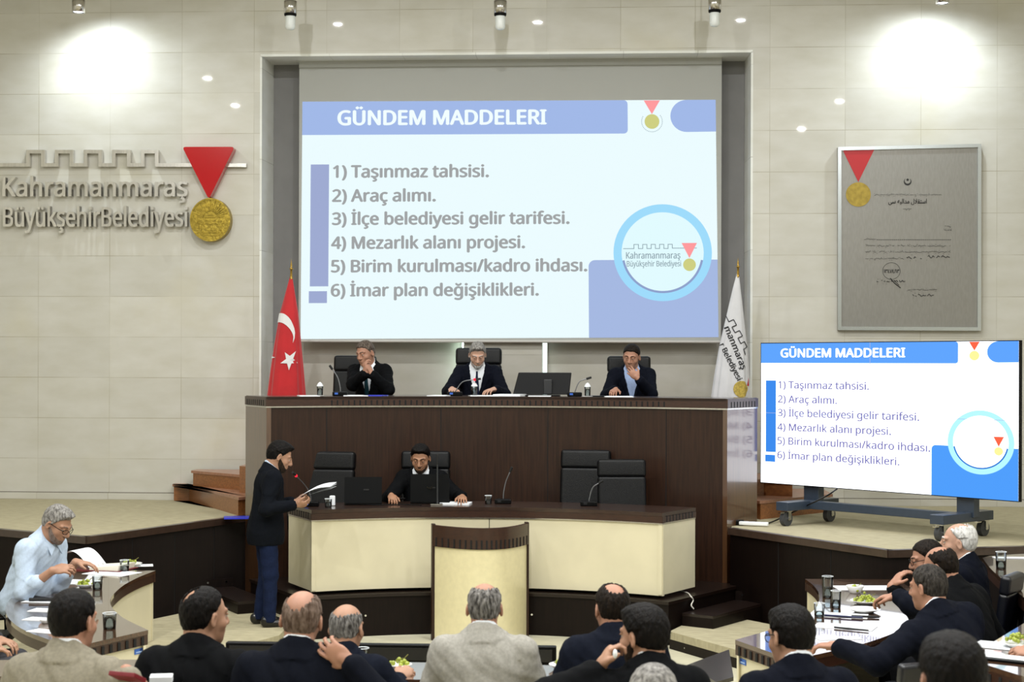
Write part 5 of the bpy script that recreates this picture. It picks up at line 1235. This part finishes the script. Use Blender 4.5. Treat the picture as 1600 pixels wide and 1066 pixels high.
def person(label, crown, floor, heading, lean=8, hyaw=0, hpitch=10, hroll=0, s=1.05, hs=1.1, wid=1., fat=0., sk='a', standing=False, hands=None, jacket=None, shirt=None, tie=None, trousers=None,
           hair=None, beard=None, glasses=False, vneck=True, group=None, slean=0, shoes=True, h=.0065, sleeves=1., eyes=True, hairt=.010, seed=0, armpole=None, collar=.055, extra=None, feet=True):
    hands = hands or {}
    crown = Vector(crown)
    A = lambda *v: np.array(v, float)
    Rt = np.array(Matrix.Rotation(R(slean), 3, 'Y') @ Matrix.Rotation(R(-lean), 3, 'X')); Rt2 = np.array(Matrix.Rotation(R(slean*1.1), 3, 'Y') @ Matrix.Rotation(R(-(lean*1.25+3)), 3, 'X'))
    Rh = rot(hyaw, hpitch, hroll)
    H = A(0, 0, 0); CH_ = H + Rt @ A(0, 0, .27*s); N = CH_ + Rt2 @ A(0, -.01, .235*s)
    dn = Matrix.Rotation(R(-(lean*.7 + 10 + hpitch*.25)), 3, 'X'); PV = N + np.array(dn) @ A(0, 0, .080*s)
    HC = PV + Rh @ A(0, .022, .070)*hs
    top = np.sqrt(((Rh[2] * (np.array(CRAN[1])+hairt*.9)*hs)**2).sum()) + (HC + Rh @ np.array(CRAN[0])*hs)[2]
    cl = HC + Rh @ np.array(CRAN[0])*hs
    hz = crown.z - floor - top
    off = A(0, 0, hz); H, CH_, N, PV, HC = (p + off for p in (H, CH_, N, PV, HC))
    Rz = Matrix.Rotation(R(heading), 3, 'Z'); c2 = Rz @ Vector((cl[0], cl[1], 0))
    loc = Vector((crown.x - c2.x, crown.y - c2.y, floor))
    inv = Rz.transposed()
    L = lambda p: np.array(inv @ (Vector(p) - loc))
    LD = lambda d: np.array(inv @ Vector(d).normalized())
    T = lambda c: HC + Rh @ (np.array(c, float)*hs)
    J = {}
    for sd, sg_ in (('R', 1), ('L', -1)):
        S = N + Rt2 @ A(sg_*.172*s*wid, -.005, -.062*s)
        hd = hands.get(sd)
        if hd: W = L(hd['at'])
        else: W = H + A(sg_*.17, .34, .14) if not standing else H + A(sg_*.24, .04, -.10)
        a_, b_ = .295*s, .265*s; d = W-S; dist = np.linalg.norm(d)
        if dist > (a_+b_)*.995: d = d/dist; W = S + d*(a_+b_)*.995; dist = (a_+b_)*.995
        dd = d/dist; x = (a_*a_-b_*b_+dist*dist)/(2*dist); y = math.sqrt(max(a_*a_-x*x, 1e-6))
        pole = np.array((hd or {}).get('pole', (sg_*.55, -.35, -.75))); pole = pole - dd*(pole@dd); pole /= np.linalg.norm(pole)+1e-9
        Eb = S + dd*x + pole*y
        fd = LD(hd['d']) if hd and 'd' in hd else (W-Eb)/np.linalg.norm(W-Eb)
        n = LD(hd['n']) if hd and 'n' in hd else A(0, 0, -1.)
        n = n - fd*(n@fd); n /= np.linalg.norm(n)+1e-9
        u = np.cross(fd, n)*sg_
        J[sd] = dict(S=S, E=Eb, W=W, d=fd, n=n, u=u, curl=(hd or {}).get('curl', 28), sg=sg_, spread=(hd or {}).get('spread', 1.), ext=(hd or {}).get('ext'))
        hp = H + A(sg_*.095*s, .0, 0)
        if standing: kn = H + A(sg_*.10*s, .03, -hz*.48); an = A(sg_*.11*s, -.01+.03*sg_, .085)
        else: kn = H + A(sg_*.14*s, .44*s, .0); an = A(sg_*.13*s, .42*s, .085) if hz < .9 else A(sg_*.13*s, .42*s, hz-.42)
        J[sd].update(hip=hp, kn=kn, an=an)
    pts = [T((0, 0, .15)), T((0, .14, 0)), T((0, -.13, 0)), T((.1, 0, 0)), T((-.1, 0, 0)), T((0, 0, -.14)), H]
    for j in J.values(): pts += [j['S'], j['E'], j['W'], j['W']+j['d']*.2*s, j['W']+j['n']*.1, j['kn'], j['an'], j['an']+A(0, .2, -.085)]
    lo = np.min(pts, 0)-.11; hi = np.max(pts, 0)+.11
    root = None
    # ---- body: one continuous skin
    g = SG(lo, hi, h)
    head_shape(g, T, Rh, hs)
    g.cone(T((0, -.030, -.05)), N+Rt2 @ A(0, 0, -.02), .056*hs, .062*s, .025)
    g.cone(N + Rt2 @ A(0, -.02, .03), N + Rt2 @ A(0, -.01, -.06), .060*s, .08*s, .04)
    g.ell(CH_ + Rt2 @ A(0, 0, .05), (.15*s, .10*s, .2*s), Rt2, .04); g.ell(H+Rt @ A(0, 0, .10*s), (.145*s, .11*s, .19*s), Rt, .05)
    for j in J.values():
        g.cone(N + Rt2 @ A(0, 0, -.05), j['S'], .055*s, .052*s, .03); g.cone(j['S'], j['E'], .050*s, .041*s, .02); g.cone(j['E'], j['W'], .041*s, .0275*s, .015)
        W, d, n, u = j['W'], j['d'], j['n'], j['u']; q = 1.04*s
        Q = np.stack([u, d, n], 1)
        g.cone(W, W+d*.03*q, .026*s, .026*s, .015)
        g.ell(W+d*.055*q, (.042*q, .056*q, .0165*q), Q, .012); g.ell(W+d*.045*q+u*.024*q+n*.006, (.019*q, .030*q, .016*q), Q, .012)
        for i, (ln, bb) in enumerate(((.078, .098), (.086, .103), (.080, .100), (.062, .090))):
            p = W + d*bb*q + u*(.0315-.021*i)*q; dirv = d + u*(.10-.065*i)*j['spread']; dirv /= np.linalg.norm(dirv); ang = 0
            p = p - d*.012*q
            for k, fr in enumerate((.50, .29, .25)):
                ang += R(j['curl']*(1.0 if k else .75)*(1+.06*i)); v = dirv*math.cos(ang) + n*math.sin(ang); p2 = p + v*ln*fr*q
                g.cone(p, p2, (.0092-.0008*k)*q, (.0086-.0010*k)*q, .004); p = p2
        p = W + d*.028*q + u*.030*q; v = d*.62 + u*.62 + n*.32; v /= np.linalg.norm(v); p2 = p + v*.042*q; v2 = d*.86 + u*.18 + n*.42; v2 /= np.linalg.norm(v2)
        g.cone(p, p2, .0135*q, .0105*q, .01); g.cone(p2, p2+v2*.032*q, .0102*q, .0085*q, .006)
        g.cone(j['hip'], j['kn'], .07*s, .05*s, .02); g.cone(j['kn'], j['an'], .048*s, .036*s, .02); g.ell(j['an']+A(0, .06, -.045), (.038, .11, .03), None, .02)
    P, F = g.mesh()
    root = np_mesh('person', P, F, SK[sk]); root.location = loc; root.rotation_euler = (0, 0, R(heading)); tag(root, label, 'person', group)
    HM = np.eye(4); HM[:3,:3] = Rh*hs; HM[:3,3] = HC
    HMm = Matrix(HM.tolist())
    # ---- hair, brows, eyes, glasses
    if hair: hair_mesh(hair[0], hairt, root, 'hair', hair[1], HM, seed)
    if beard: hair_mesh('beard', .0024, root, 'beard', beard, HM)
    if eyes:
        for sg_ in (-1, 1):
            mb = MB(); mb.ball((sg_*.031, .0800, .0045), .0118, 12); mb.mat(1); mb.ball((sg_*.031, .0868, .0025), .0060, 10)
            mb.v = [HMm @ Vector(v) for v in mb.v]; mb.build('eye', [EYE_W, EYE_I], root)
            mb = MB(); mb.tube([(sg_*.012, .0985, .0285), (sg_*.026, .0975, .036), (sg_*.044, .084, .0355), (sg_*.053, .074, .029)], .0042, 6, .0022); mb.v = [HMm @ Vector(v) for v in mb.v]
            mb.build('eyebrow', (beard or (hair[1] if hair else HD)), root)
    if glasses:
        mb = MB()
        for sg_ in (-1, 1):
            mb.tube([(sg_*(.033+.024*math.cos(R(a))), .112-.012*abs(math.cos(R(a)))*(1 if math.cos(R(a)) > 0 else 0), .004+.018*math.sin(R(a))) for a in range(0, 361, 20)], .0022, 6)
            mb.tube([(sg_*.057, .100, .010), (sg_*.074, .070, .012), (sg_*.083, .0, .012), (sg_*.086, -.025, -.004)], .0026, 6)
        mb.tube([(-.009, .113, .008), (0, .116, .011), (.009, .113, .008)], .002, 6)
        mb.v = [HMm @ Vector(v) for v in mb.v]; mb.build('glasses', M_BLACK, root)
    # ---- clothes
    fwd = Rt2 @ A(0, 1, 0); upv = Rt2 @ A(0, 0, 1); rt = Rt2 @ A(1, 0, 0)
    def torso(g, e, arms=True, arm_end=1., lowcol=0., hips=True, colh=.055, colr=.070):
        f = fat
        g.ell(CH_ + Rt2 @ A(0, -.005, .055*s), ((.170*wid+f*.3)*s+e, (.118+f*.4)*s+e, .235*s), Rt2, .05)
        g.ell(H + Rt @ A(0, .01+f*.5, .13*s), ((.165*wid+f)*s+e, (.125+f)*s+e, .22*s), Rt, .07)
        if hips: g.ell(H + A(0, .0, .02 if not standing else -.05), ((.178+f*.6)*s+e, (.13 + (.02 if standing else 0) +f*.5)*s+e, (.14 if not standing else .27)*s), None, .06)
        for j in J.values():
            g.cone(N + Rt2 @ A(j['sg']*.03, -.015, -.03*s), j['S'] + Rt2 @ A(0, 0, .004), .056*s+e, .058*s+e, .05)
            g.cone(N + Rt2 @ A(j['sg']*.03, -.03, -.10*s), j['S'] + Rt2 @ A(-j['sg']*.02, -.01, -.07), .075*s+e, .06*s+e, .05)
            if arms:
                sag = A(0, 0, -.006)
                g.cone(j['S'], j['E'], .060*s+e, .050*s+e, .035); En = j['E'] + (j['W']-j['E'])*arm_end
                g.cone(j['E'], En, .050*s+e, (.050-.015*arm_end)*s+e, .02)
                g.ell(j['E'], (.052*s+e,)*3, None, .02)
        if standing and e > .01: g.ell(H + A(0, .005, -.10), (.188*s, .160*s, .24*s), None, .05)
        g.cone(N + Rt2 @ A(0, -.015, -.03), N + Rt2 @ A(0, -.012, colh-.02)*1., (colr+.012)*s, colr*s, .03)
    def coltop(colh, tilt): return lambda X, Y, Z: ((X-N[0])*upv[0] + (Y-N[1])*upv[1] + (Z-N[2])*upv[2]) - colh + ((X-N[0])*fwd[0]+(Y-N[1])*fwd[1]+(Z-N[2])*fwd[2])*tilt
    def incol(X, Y, Z):                                              # only near the neck axis
        return None
    def wrinkle(g, amp, fr):
        X, Y, Z = g.ax[0][:,None,None], g.ax[1][None,:,None], g.ax[2][None,None,:]
        g.D += (amp*np.sin(X*fr+Z*fr*.9+seed)*np.sin(Y*fr*.8-Z*fr*.55+seed*2.)).astype(np.float32)
    def details(g):                                                  # collar fall, armhole and back seams
        X, Y, Z = g.ax[0][:,None,None], g.ax[1][None,:,None], g.ax[2][None,None,:]
        x = (X-N[0])*rt[0]+(Y-N[1])*rt[1]+(Z-N[2])*rt[2]; f = (X-N[0])*fwd[0]+(Y-N[1])*fwd[1]+(Z-N[2])*fwd[2]; z = (X-N[0])*upv[0]+(Y-N[1])*upv[1]+(Z-N[2])*upv[2]
        col = (np.sqrt(x*x + (f+.01)**2) < .112*s) & (z > -.020*s) & (z < .12)
        g.D -= np.where(col, .0065, 0).astype(np.float32)
        g.D -= np.where((np.abs(x) > .160*s*wid + .012*(z < -.1)) & (z < .03) & (z > -.21*s), .0035, 0).astype(np.float32)
        g.D += np.where((np.abs(x) < .0055) & (f < 0) & ~col, .0045, 0).astype(np.float32)
    hc = max(.0085, h*1.25)
    if shirt:
        m, outer = shirt
        g = SG(lo-.03, hi+.03, hc); torso(g, .004 if not outer else .012, arms=True, arm_end=(sleeves-.07 if not outer else sleeves), colh=collar+.030, colr=.0665, hips=outer)
        if outer: wrinkle(g, .004, 36); wrinkle(g, .002, 80); details(g)
        # collar edge: high at the nape, falling to the throat
        ct = coltop(collar+(.006 if not outer else .004), .62)
        g.cut(lambda X, Y, Z: np.where(((X-N[0])**2+(Y-N[1])**2+(Z-N[2])**2) < (.16*s)**2, ct(X, Y, Z), -1.), .0)
        P, F = g.mesh(); np_mesh('shirt', P, F, m, root)
        if not outer and jacket:
            for j in J.values():
                g = SG(np.minimum(j['W'], j['E'])-.08, np.maximum(j['W'], j['E'])+.08, .005); dv = (j['W']-j['E'])/np.linalg.norm(j['W']-j['E'])
                g.cone(j['W']-dv*.07, j['W']-dv*.006, .0375*s, .0345*s, 0); g.cone(j['W']-dv*.02, j['W']+dv*.05, .030*s, .030*s, 0, 'sub')
                P, F = g.mesh()
                if len(F): np_mesh('cuff', P, F, m, root)
    if shirt and shirt[1]:                                            # pointed collar wings and a dark placket line
        for sg_ in (-1, 1):
            a, b, c = N + rt*sg_*.070*s + fwd*.02 + upv*.045, N + rt*sg_*.012 + fwd*.088*s + upv*.004, N + rt*sg_*.062*s + fwd*.118*s - upv*.050
            mb = MB(); o_ = fwd*.012 + rt*sg_*.006; mb.hexa([a, b, c, a*.5+c*.5 + rt*sg_*.012], [a+o_, b+o_, c+o_, a*.5+c*.5+o_ + rt*sg_*.012]); mb.build('collar_wing', shirt[0], root, smooth=False)
    if tie:
        mb = MB(); K = [N + fwd*.085*s - upv*.015, N + fwd*.104*s - upv*.055, N + fwd*(.140+fat*.2)*s - upv*.14*s, N + fwd*(.152+fat*.5)*s - upv*.26*s, N + fwd*(.158+fat*.9)*s - upv*.36*s]
        wd = [.016, .014, .022, .03, .036]; vs = []
        for k_, w_ in zip(K, wd):
            for dx, dy in ((-w_, -.006), (-w_*.6, .008), (w_*.6, .008), (w_, -.006)): vs.append(k_ + rt*dx + fwd*dy)
        mb._add(vs, [(4*i+a, 4*i+a+1, 4*i+a+5, 4*i+a+4) for i in range(len(K)-1) for a in range(3)], True); mb.build('tie', tie, root)
    if jacket:
        g = SG(lo-.04, hi+.04, hc); torso(g, .014, arm_end=sleeves-.10, colh=collar, colr=.074)
        if vneck:
            zb = -.33*s
            def lap(X, Y, Z):
                f = (X-N[0])*fwd[0]+(Y-N[1])*fwd[1]+(Z-N[2])*fwd[2]; x = np.abs((X-N[0])*rt[0]+(Y-N[1])*rt[1]+(Z-N[2])*rt[2]); z = (X-N[0])*upv[0]+(Y-N[1])*upv[1]+(Z-N[2])*upv[2]
                return f, x, (z-zb)*.245
            X, Y, Z = g.ax[0][:,None,None], g.ax[1][None,:,None], g.ax[2][None,None,:]
            f, x, v = lap(X, Y, Z)
            inside = (f > .02) & (x > v) & (x < v + .062*s*np.clip(v/.06, .2, 1)) & (v > 0); g.D -= np.where(inside & (np.abs(g.D) < .03), .006, 0).astype(np.float32)   # lapel relief
            g.cut(lambda X, Y, Z: -np.maximum(np.maximum(.015 - lap(X, Y, Z)[0], lap(X, Y, Z)[0] - .205*s), lap(X, Y, Z)[1] - np.maximum(lap(X, Y, Z)[2], 0))*.9 , .0)
        wrinkle(g, .0035, 30); wrinkle(g, .0022, 71); details(g)
        ct = coltop(collar, .55)
        g.cut(lambda X, Y, Z: np.where(((X-N[0])**2+(Y-N[1])**2+(Z-N[2])**2) < (.17*s)**2, ct(X, Y, Z), -1.), .0)
        if standing: g.cut(lambda X, Y, Z: (H[2]-.17*s) - Z + X*0 - np.where(np.abs(X) > .235*s, 1, 0))
        P, F = g.mesh(); np_mesh('jacket', P, F, jacket, root)
    if trousers:
        g = SG(lo-.05, hi+.05, hc)
        g.ell(H + A(0, 0, .02 if not standing else -.05), (.172*s if not standing else .15*s, (.125 if not standing else .108)*s, .15*s), None, .05)
        for j in J.values():
            g.cone(j['hip'], j['kn'], (.093 if not standing else .092)*s, .074*s, .03); g.cone(j['kn'], j['an']+A(0, 0, -.02), .070*s, .056*s, .03)
        wrinkle(g, .004, 38); g.cut(lambda X, Y, Z: .045 - Z + X*0, 0)
        P, F = g.mesh(); np_mesh('trousers', P, F, trousers, root)
    if shoes and feet:
        for j in J.values():
            if j['an'][2] > .2: continue
            a = j['an']; g = SG(a-A(.09, .14, .12), a+A(.09, .26, .1), .006)
            g.ell(a+A(0, .07, -.05), (.046, .135, .042), None, .02); g.ell(a+A(0, -.03, -.03), (.042, .055, .055), None, .02); g.cut(lambda X, Y, Z: .003-Z+X*0, 0)
            P, F = g.mesh()
            if len(F): np_mesh('shoe', P, F, mat('black_shoe', '#0a0a0b', .3, coat=.3), root)
    return root
def hand(px_, py_, D, d=None, n=None, curl=28, pole=None, spread=1.):
    r = dict(at=at_d(px_, py_, D), curl=curl, spread=spread)
    if d: r['d'] = d
    if n: r['n'] = n
    if pole: r['pole'] = pole
    return r
BLK, NVY, NVD = cloth('black_suit', '#0b0c0e'), cloth('navy_suit', '#10141f'), cloth('dark_navy_suit', '#0c0f19')
GRY, TAU, CHAR = cloth('pale_grey_suit', '#9a978f', .10), cloth('taupe_suit', '#857f70', .10), cloth('charcoal_suit', '#3a3a3d')
WHT, LBL, PBL = cloth('white_shirt', '#dfe3e8', .03), cloth('light_blue_shirt', '#b5c5d8', .05), cloth('pale_blue_shirt', '#9fb2d6', .05)
TRN, TRB = cloth('navy_trousers', '#18213a'), cloth('black_trousers', '#101114')
dn_ = (0, 0, -1)
# the three men on the dais
person('man in dark suit resting his chin on clasped hands, left on the dais', at_d(571, 532, 18.05), DF, 166, 12, -16, 16, 4, s=1.06, sk='b', jacket=BLK, shirt=(WHT, False), tie=cloth('dark_teal_tie', '#16323a'), trousers=TRB, hair=('short', hairm('brown_grey_hair', '#3b322b', '#6a5f55')), seed=1,
       hands=dict(R=hand(571, 583, 17.72, (-.1, .12, 1), (.9, .35, 0), 42, (.6, .2, -.9)), L=hand(580, 584, 17.72, (-.35, .12, 1), (-.9, .35, 0), 42, (-.6, .2, -.9))))
person('grey-bearded man in navy suit and dark tie looking down, centre of the dais', at_d(746, 534.5, 18.1), DF, 181, 10, 6, 26, 0, s=1.12, sk='c', jacket=NVD, shirt=(WHT, False), tie=cloth('navy_tie', '#171d33'), trousers=TRB, hair=('quiff', HG), beard=hairm('white_beard', '#8f8d8a', '#cfcdca'), seed=2,
       hands=dict(R=hand(706, 608, 17.72, (.2, -1, -.1), dn_, 20), L=hand(773, 609, 17.74, (-.5, -.8, -.05), dn_, 25)))
person('man in navy suit covering his mouth with one hand, right on the dais', at_d(987, 537.5, 18.05), DF, 177, 12, -10, 17, -4, s=1.08, sk='b', jacket=NVD, shirt=(PBL, False), tie=None, trousers=TRB, hair=('short', HD), seed=3,
       hands=dict(L=hand(997, 592, 17.72, (-.75, .05, .75), (-.2, 1, .25), 30, (-.5, .0, -1)), R=hand(962, 609, 17.72, (-.25, -.9, -.15), dn_, 40)))
# clerk with laptop, lower desk
person('bearded man in black suit working at a laptop on the lower desk', at_d(657, 693.5, 16.48), PZ, 181, 8, -2, 20, 0, s=1.06, hs=1.12, sk='d', jacket=BLK, shirt=(WHT, False), tie=cloth('black_tie', '#0e0e10'), trousers=TRB, hair=('full', HB), beard=hairm('dark_stubble', '#1c1510', '#3a2c22'), seed=4, hairt=.013,
       hands=dict(R=hand(611, 774, 16.12, (.25, -.8, -.25), dn_, 38), L=hand(722, 776, 16.12, (.1, -.9, -.1), dn_, 20)))
p = at_d(620, 780, 16.14); mb = MB(); mb.box((0, 0, 0), (.16, .08, .010), M=Matrix.Rotation(R(-12), 3, 'X')); tag(mb.build('mobile_phone', [M_BLACK], None, p, .3, bevel=.003), 'black mobile phone in the hand of the man at the laptop', 'phone')
# man reading at the microphone
person('bearded young man standing in dark jacket and blue trousers, reading papers', at_d(437, 688.5, 15.15), SLAB, -68, 5, -4, 24, 0, s=1.02, hs=1.1, sk='a', standing=True, jacket=cloth('dark_jacket', '#0d1016'), shirt=(LBL, False), trousers=TRN, hair=('full', HB), beard=MATS['dark_stubble'], seed=5, hairt=.014, h=.0065,
       hands=dict(R=hand(461, 789, 14.92, (.95, .25, .05), (.1, .6, .6), 45, (.2, -.75, -.7)), L=hand(459, 785, 15.22, (.95, -.15, .05), (.1, -.6, .6), 45, (-.2, -.7, -.7))))
p = at_d(491, 771, 15.05)
mb = MB()
for k, (a, b) in enumerate(((0, 0), (.02, 14), (.035, -9))):
    n = 8; vs = []
    for i in range(n+1):
        t_ = i/n; x = -.14+.30*t_; z = -.055 + .10*t_ + .03*math.sin(t_*3)*(1 if k else .4) + a*.6
        vs += [Vector((x, -.10 - .02*k, z)), Vector((x + .04, .11, z+.012+a*.4))]
    mb._add(vs + [v + Vector((0, 0, .0015)) for v in vs], [(2*i+1, 2*i, 2*i+2, 2*i+3) for i in range(n)] + [(2*n+2+2*i, 2*n+3+2*i, 2*n+5+2*i, 2*n+4+2*i) for i in range(n)])
tag(mb.build('paper_sheets', M_WHITE, None, p, R(4), smooth=True), 'sheaf of white papers held by the standing man', 'paper')
# left table
person('grey-haired man in light blue shirt and glasses reading at the left table', at_d(90, 789, 12.72), SLAB, -104, 20, -4, 30, 0, s=1.12, hs=1.13, wid=1.04, fat=.02, sk='a', shirt=(LBL, True), sleeves=.45, trousers=CHAR, hair=('quiff', HG), beard=hairm('stubble', '#6b5a50', '#8c7c72'), glasses=True, seed=6, hairt=.011,
       hands=dict(R=hand(82, 892, 12.42, (.9, .2, .15), (.1, .5, -.6), 35, (.2, -.6, -.9)), L=hand(118, 879, 12.72, (.95, .1, -.1), dn_, 22, (-.2, -.6, -.9))))
person('man in taupe suit with short dark hair, seen from behind at lower left', at_d(113, 920.5, 7.15), .14, -6, 8, -10, 4, 0, s=1.1, hs=1.1, wid=1.0, sk='b', jacket=TAU, shirt=(WHT, False), trousers=CHAR, hair=('short', HB), vneck=False, seed=7, hairt=.012,
       hands=dict(R=hand(197, 1050, 6.98, (.5, .6, -.5), (0, .3, -1), 35, (.6, -.3, -.5)), L=hand(60, 1100, 7.4)))
p = at_d(199, 1058, 6.88); mb = MB(); mb.box((0, 0, 0), (.13, .10, .02), M=Matrix.Rotation(R(-25), 3, 'X')); tag(mb.build('red_booklet', mat('crimson_cover', '#6d0f1b', .5), None, p, -.3, bevel=.003), 'dark red booklet in the hand of the man in taupe', 'booklet')
person('man in black suit with a bald patch, head turned right, lower left', at_d(317, 917, 7.75), .14, -10, 6, -30, 4, 0, s=1.16, hs=1.12, wid=1.06, fat=.02, sk='a', jacket=BLK, trousers=TRB, hair=('spotside', HB), vneck=False, seed=8, hairt=.009)
person('heavily balding man in dark navy suit with hand at his jaw, from behind', at_d(472, 922, 7.45), .14, -3, 8, 2, 6, 4, s=1.14, hs=1.1, wid=1.05, fat=.01, sk='b', jacket=cloth('ink_suit', '#0a0d16'), shirt=(WHT, False), trousers=TRB, hair=('dome', HK), vneck=False, seed=9, hairt=.006,
       hands=dict(R=hand(547, 1035, 7.25, (-.85, .2, .45), (-.2, .9, .2), 25, (.7, -.1, -.8))))
person('small bald man in navy suit with white collar, seen from behind', at_d(541, 943.5, 8.3), .12, -4, 10, -10, 8, 0, s=.98, hs=1.02, sk='a', jacket=NVY, shirt=(WHT, False), trousers=TRB, hair=('ringlow', HS), vneck=False, seed=10, hairt=.005,
       hands=dict(R=hand(618, 1060, 8.45, (.7, .6, .35), (-.3, .4, -.8), 55, (.6, -.4, -.6))))
person('man in pale grey suit with grey hair, seen from behind in the middle', at_d(757, 910, 8.0), .12, 1, 6, 0, 4, 0, s=1.05, hs=1.01, wid=1.04, fat=.02, sk='b', jacket=GRY, shirt=(WHT, False), trousers=cloth('grey_trousers', '#77746e'), hair=('ring', HS), vneck=False, seed=11, hairt=.008)
person('man in navy suit with round bald spot, head turned slightly left', at_d(957, 911, 8.0), .12, 6, 8, 12, 6, 0, s=1.03, hs=1.01, wid=1.04, sk='b', jacket=NVY, trousers=TRB, hair=('crown', HD), vneck=False, seed=12, hairt=.008)
person('dark-haired bearded man in black holding a tissue to his mouth', at_d(1008, 944, 7.2), .14, 14, 10, 34, 6, 0, s=1.06, hs=1.08, wid=1.02, sk='a', jacket=BLK, shirt=(WHT, False), trousers=TRB, hair=('full', HB), beard=MATS['dark_stubble'], vneck=False, seed=13, hairt=.014,
       hands=dict(L=hand(936, 1046, 7.1, (.45, .25, .85), (.9, .2, -.2), 50, (-.6, -.2, -.8))))
p = at_d(961, 1022, 6.97); mb = MB(); mb.ball((0, 0, 0), .017, 10, (.6, .8, 1.25)); tag(mb.build('tissue', M_WHITE, None, p), 'white tissue held at the mouth of the bearded man in black', 'tissue')
person('grey-haired head at the bottom edge, in front of the man with a tissue', at_d(1021, 1037.5, 6.2), .30, 3, 6, 0, 8, 0, s=1.08, hs=1.1, sk='b', jacket=CHAR, trousers=TRB, hair=('short', HG), vneck=False, seed=14, hairt=.010)
# right-hand group
person('black-haired man with glasses in dark suit near the right table end', at_d(1237, 945, 7.45), .14, 16, 8, 14, 12, 3, s=1.14, hs=1.12, wid=1.02, sk='a', jacket=cloth('blue_black_suit', '#0b0e18'), shirt=(WHT, False), trousers=TRB, hair=('full', HB), glasses=True, vneck=False, seed=15, hairt=.013)
person('man in dark navy suit leaning over the right table beside heaped grapes', at_d(1452, 882, 9.85), SLAB, 30, 14, 14, 8, 0, s=1.16, hs=1.1, wid=1.05, fat=.02, sk='b', jacket=NVD, shirt=(WHT, False), trousers=TRB, hair=('short', hairm('dark_grey_hair', '#1c1917', '#3f3b37')), vneck=False, seed=16, hairt=.009, slean=-10,
       hands=dict(R=hand(1378, 925, 10.6, (-.7, .5, -.1), dn_, 35, (.5, -.2, -.8)), L=hand(1308, 1010, 9.75, (-.8, .5, -.05), dn_, 25, (-.8, -.3, -.4))))
person('balding man in black suit leaning forward, behind the man in navy at right', at_d(1470, 853, 10.7), SLAB, 46, 20, 14, 16, 0, s=1.14, hs=1.1, wid=1.03, sk='b', jacket=BLK, trousers=TRB, hair=('ring', HD), vneck=False, seed=17, hairt=.008)
person('man with glasses lifting his hand, mostly hidden behind others at right', at_d(1450, 843, 11.5), SLAB, 78, 12, 10, 14, 0, s=1.08, hs=1.08, sk='b', jacket=BLK, shirt=(WHT, False), trousers=TRB, hair=('short', HD), glasses=True, seed=18,
       hands=dict(L=hand(1393, 917, 11.1, (.5, .1, .7), (.8, .2, -.5), 30, (-.4, -.3, -.9)), R=hand(1455, 965, 11.6)))
person('white-haired man in navy jacket, farthest of the group at right', at_d(1500, 815.5, 12.0), SLAB, 62, 6, 14, 2, 0, s=1.12, hs=1.14, sk='c', jacket=NVD, shirt=(WHT, False), trousers=TRB, hair=('ring', HW), seed=19, hairt=.015)
person('black-haired head in the lower right corner, closest to the camera', at_d(1489, 989, 4.95), .30, 4, 4, 0, 4, 0, s=1.12, hs=1.12, sk='b', jacket=BLK, trousers=TRB, hair=('full', HB), vneck=False, seed=20, hairt=.016)
person('person at the right edge picking grapes, only the hands in view', at_d(1668, 905, 9.5), SLAB, 70, 12, 0, 20, 0, s=1.06, hs=1.08, sk='b', jacket=CHAR, shirt=(WHT, False), trousers=TRB, hair=('short', HD), seed=21,
       hands=dict(L=hand(1618, 1020, 9.2, (-.95, .2, .05), (0, .4, -.8), 45), R=hand(1622, 1000, 9.65, (-.95, -.1, -.1), (0, -.3, -.9), 40)))
person('person at the left edge in dark grey trousers, only knees in view', at_d(-70, 845, 10.6), SLAB, -80, 4, 0, 10, 0, s=1.06, hs=1.08, sk='a', jacket=CHAR, shirt=(WHT, False), trousers=CHAR, hair=('short', HD), seed=22)
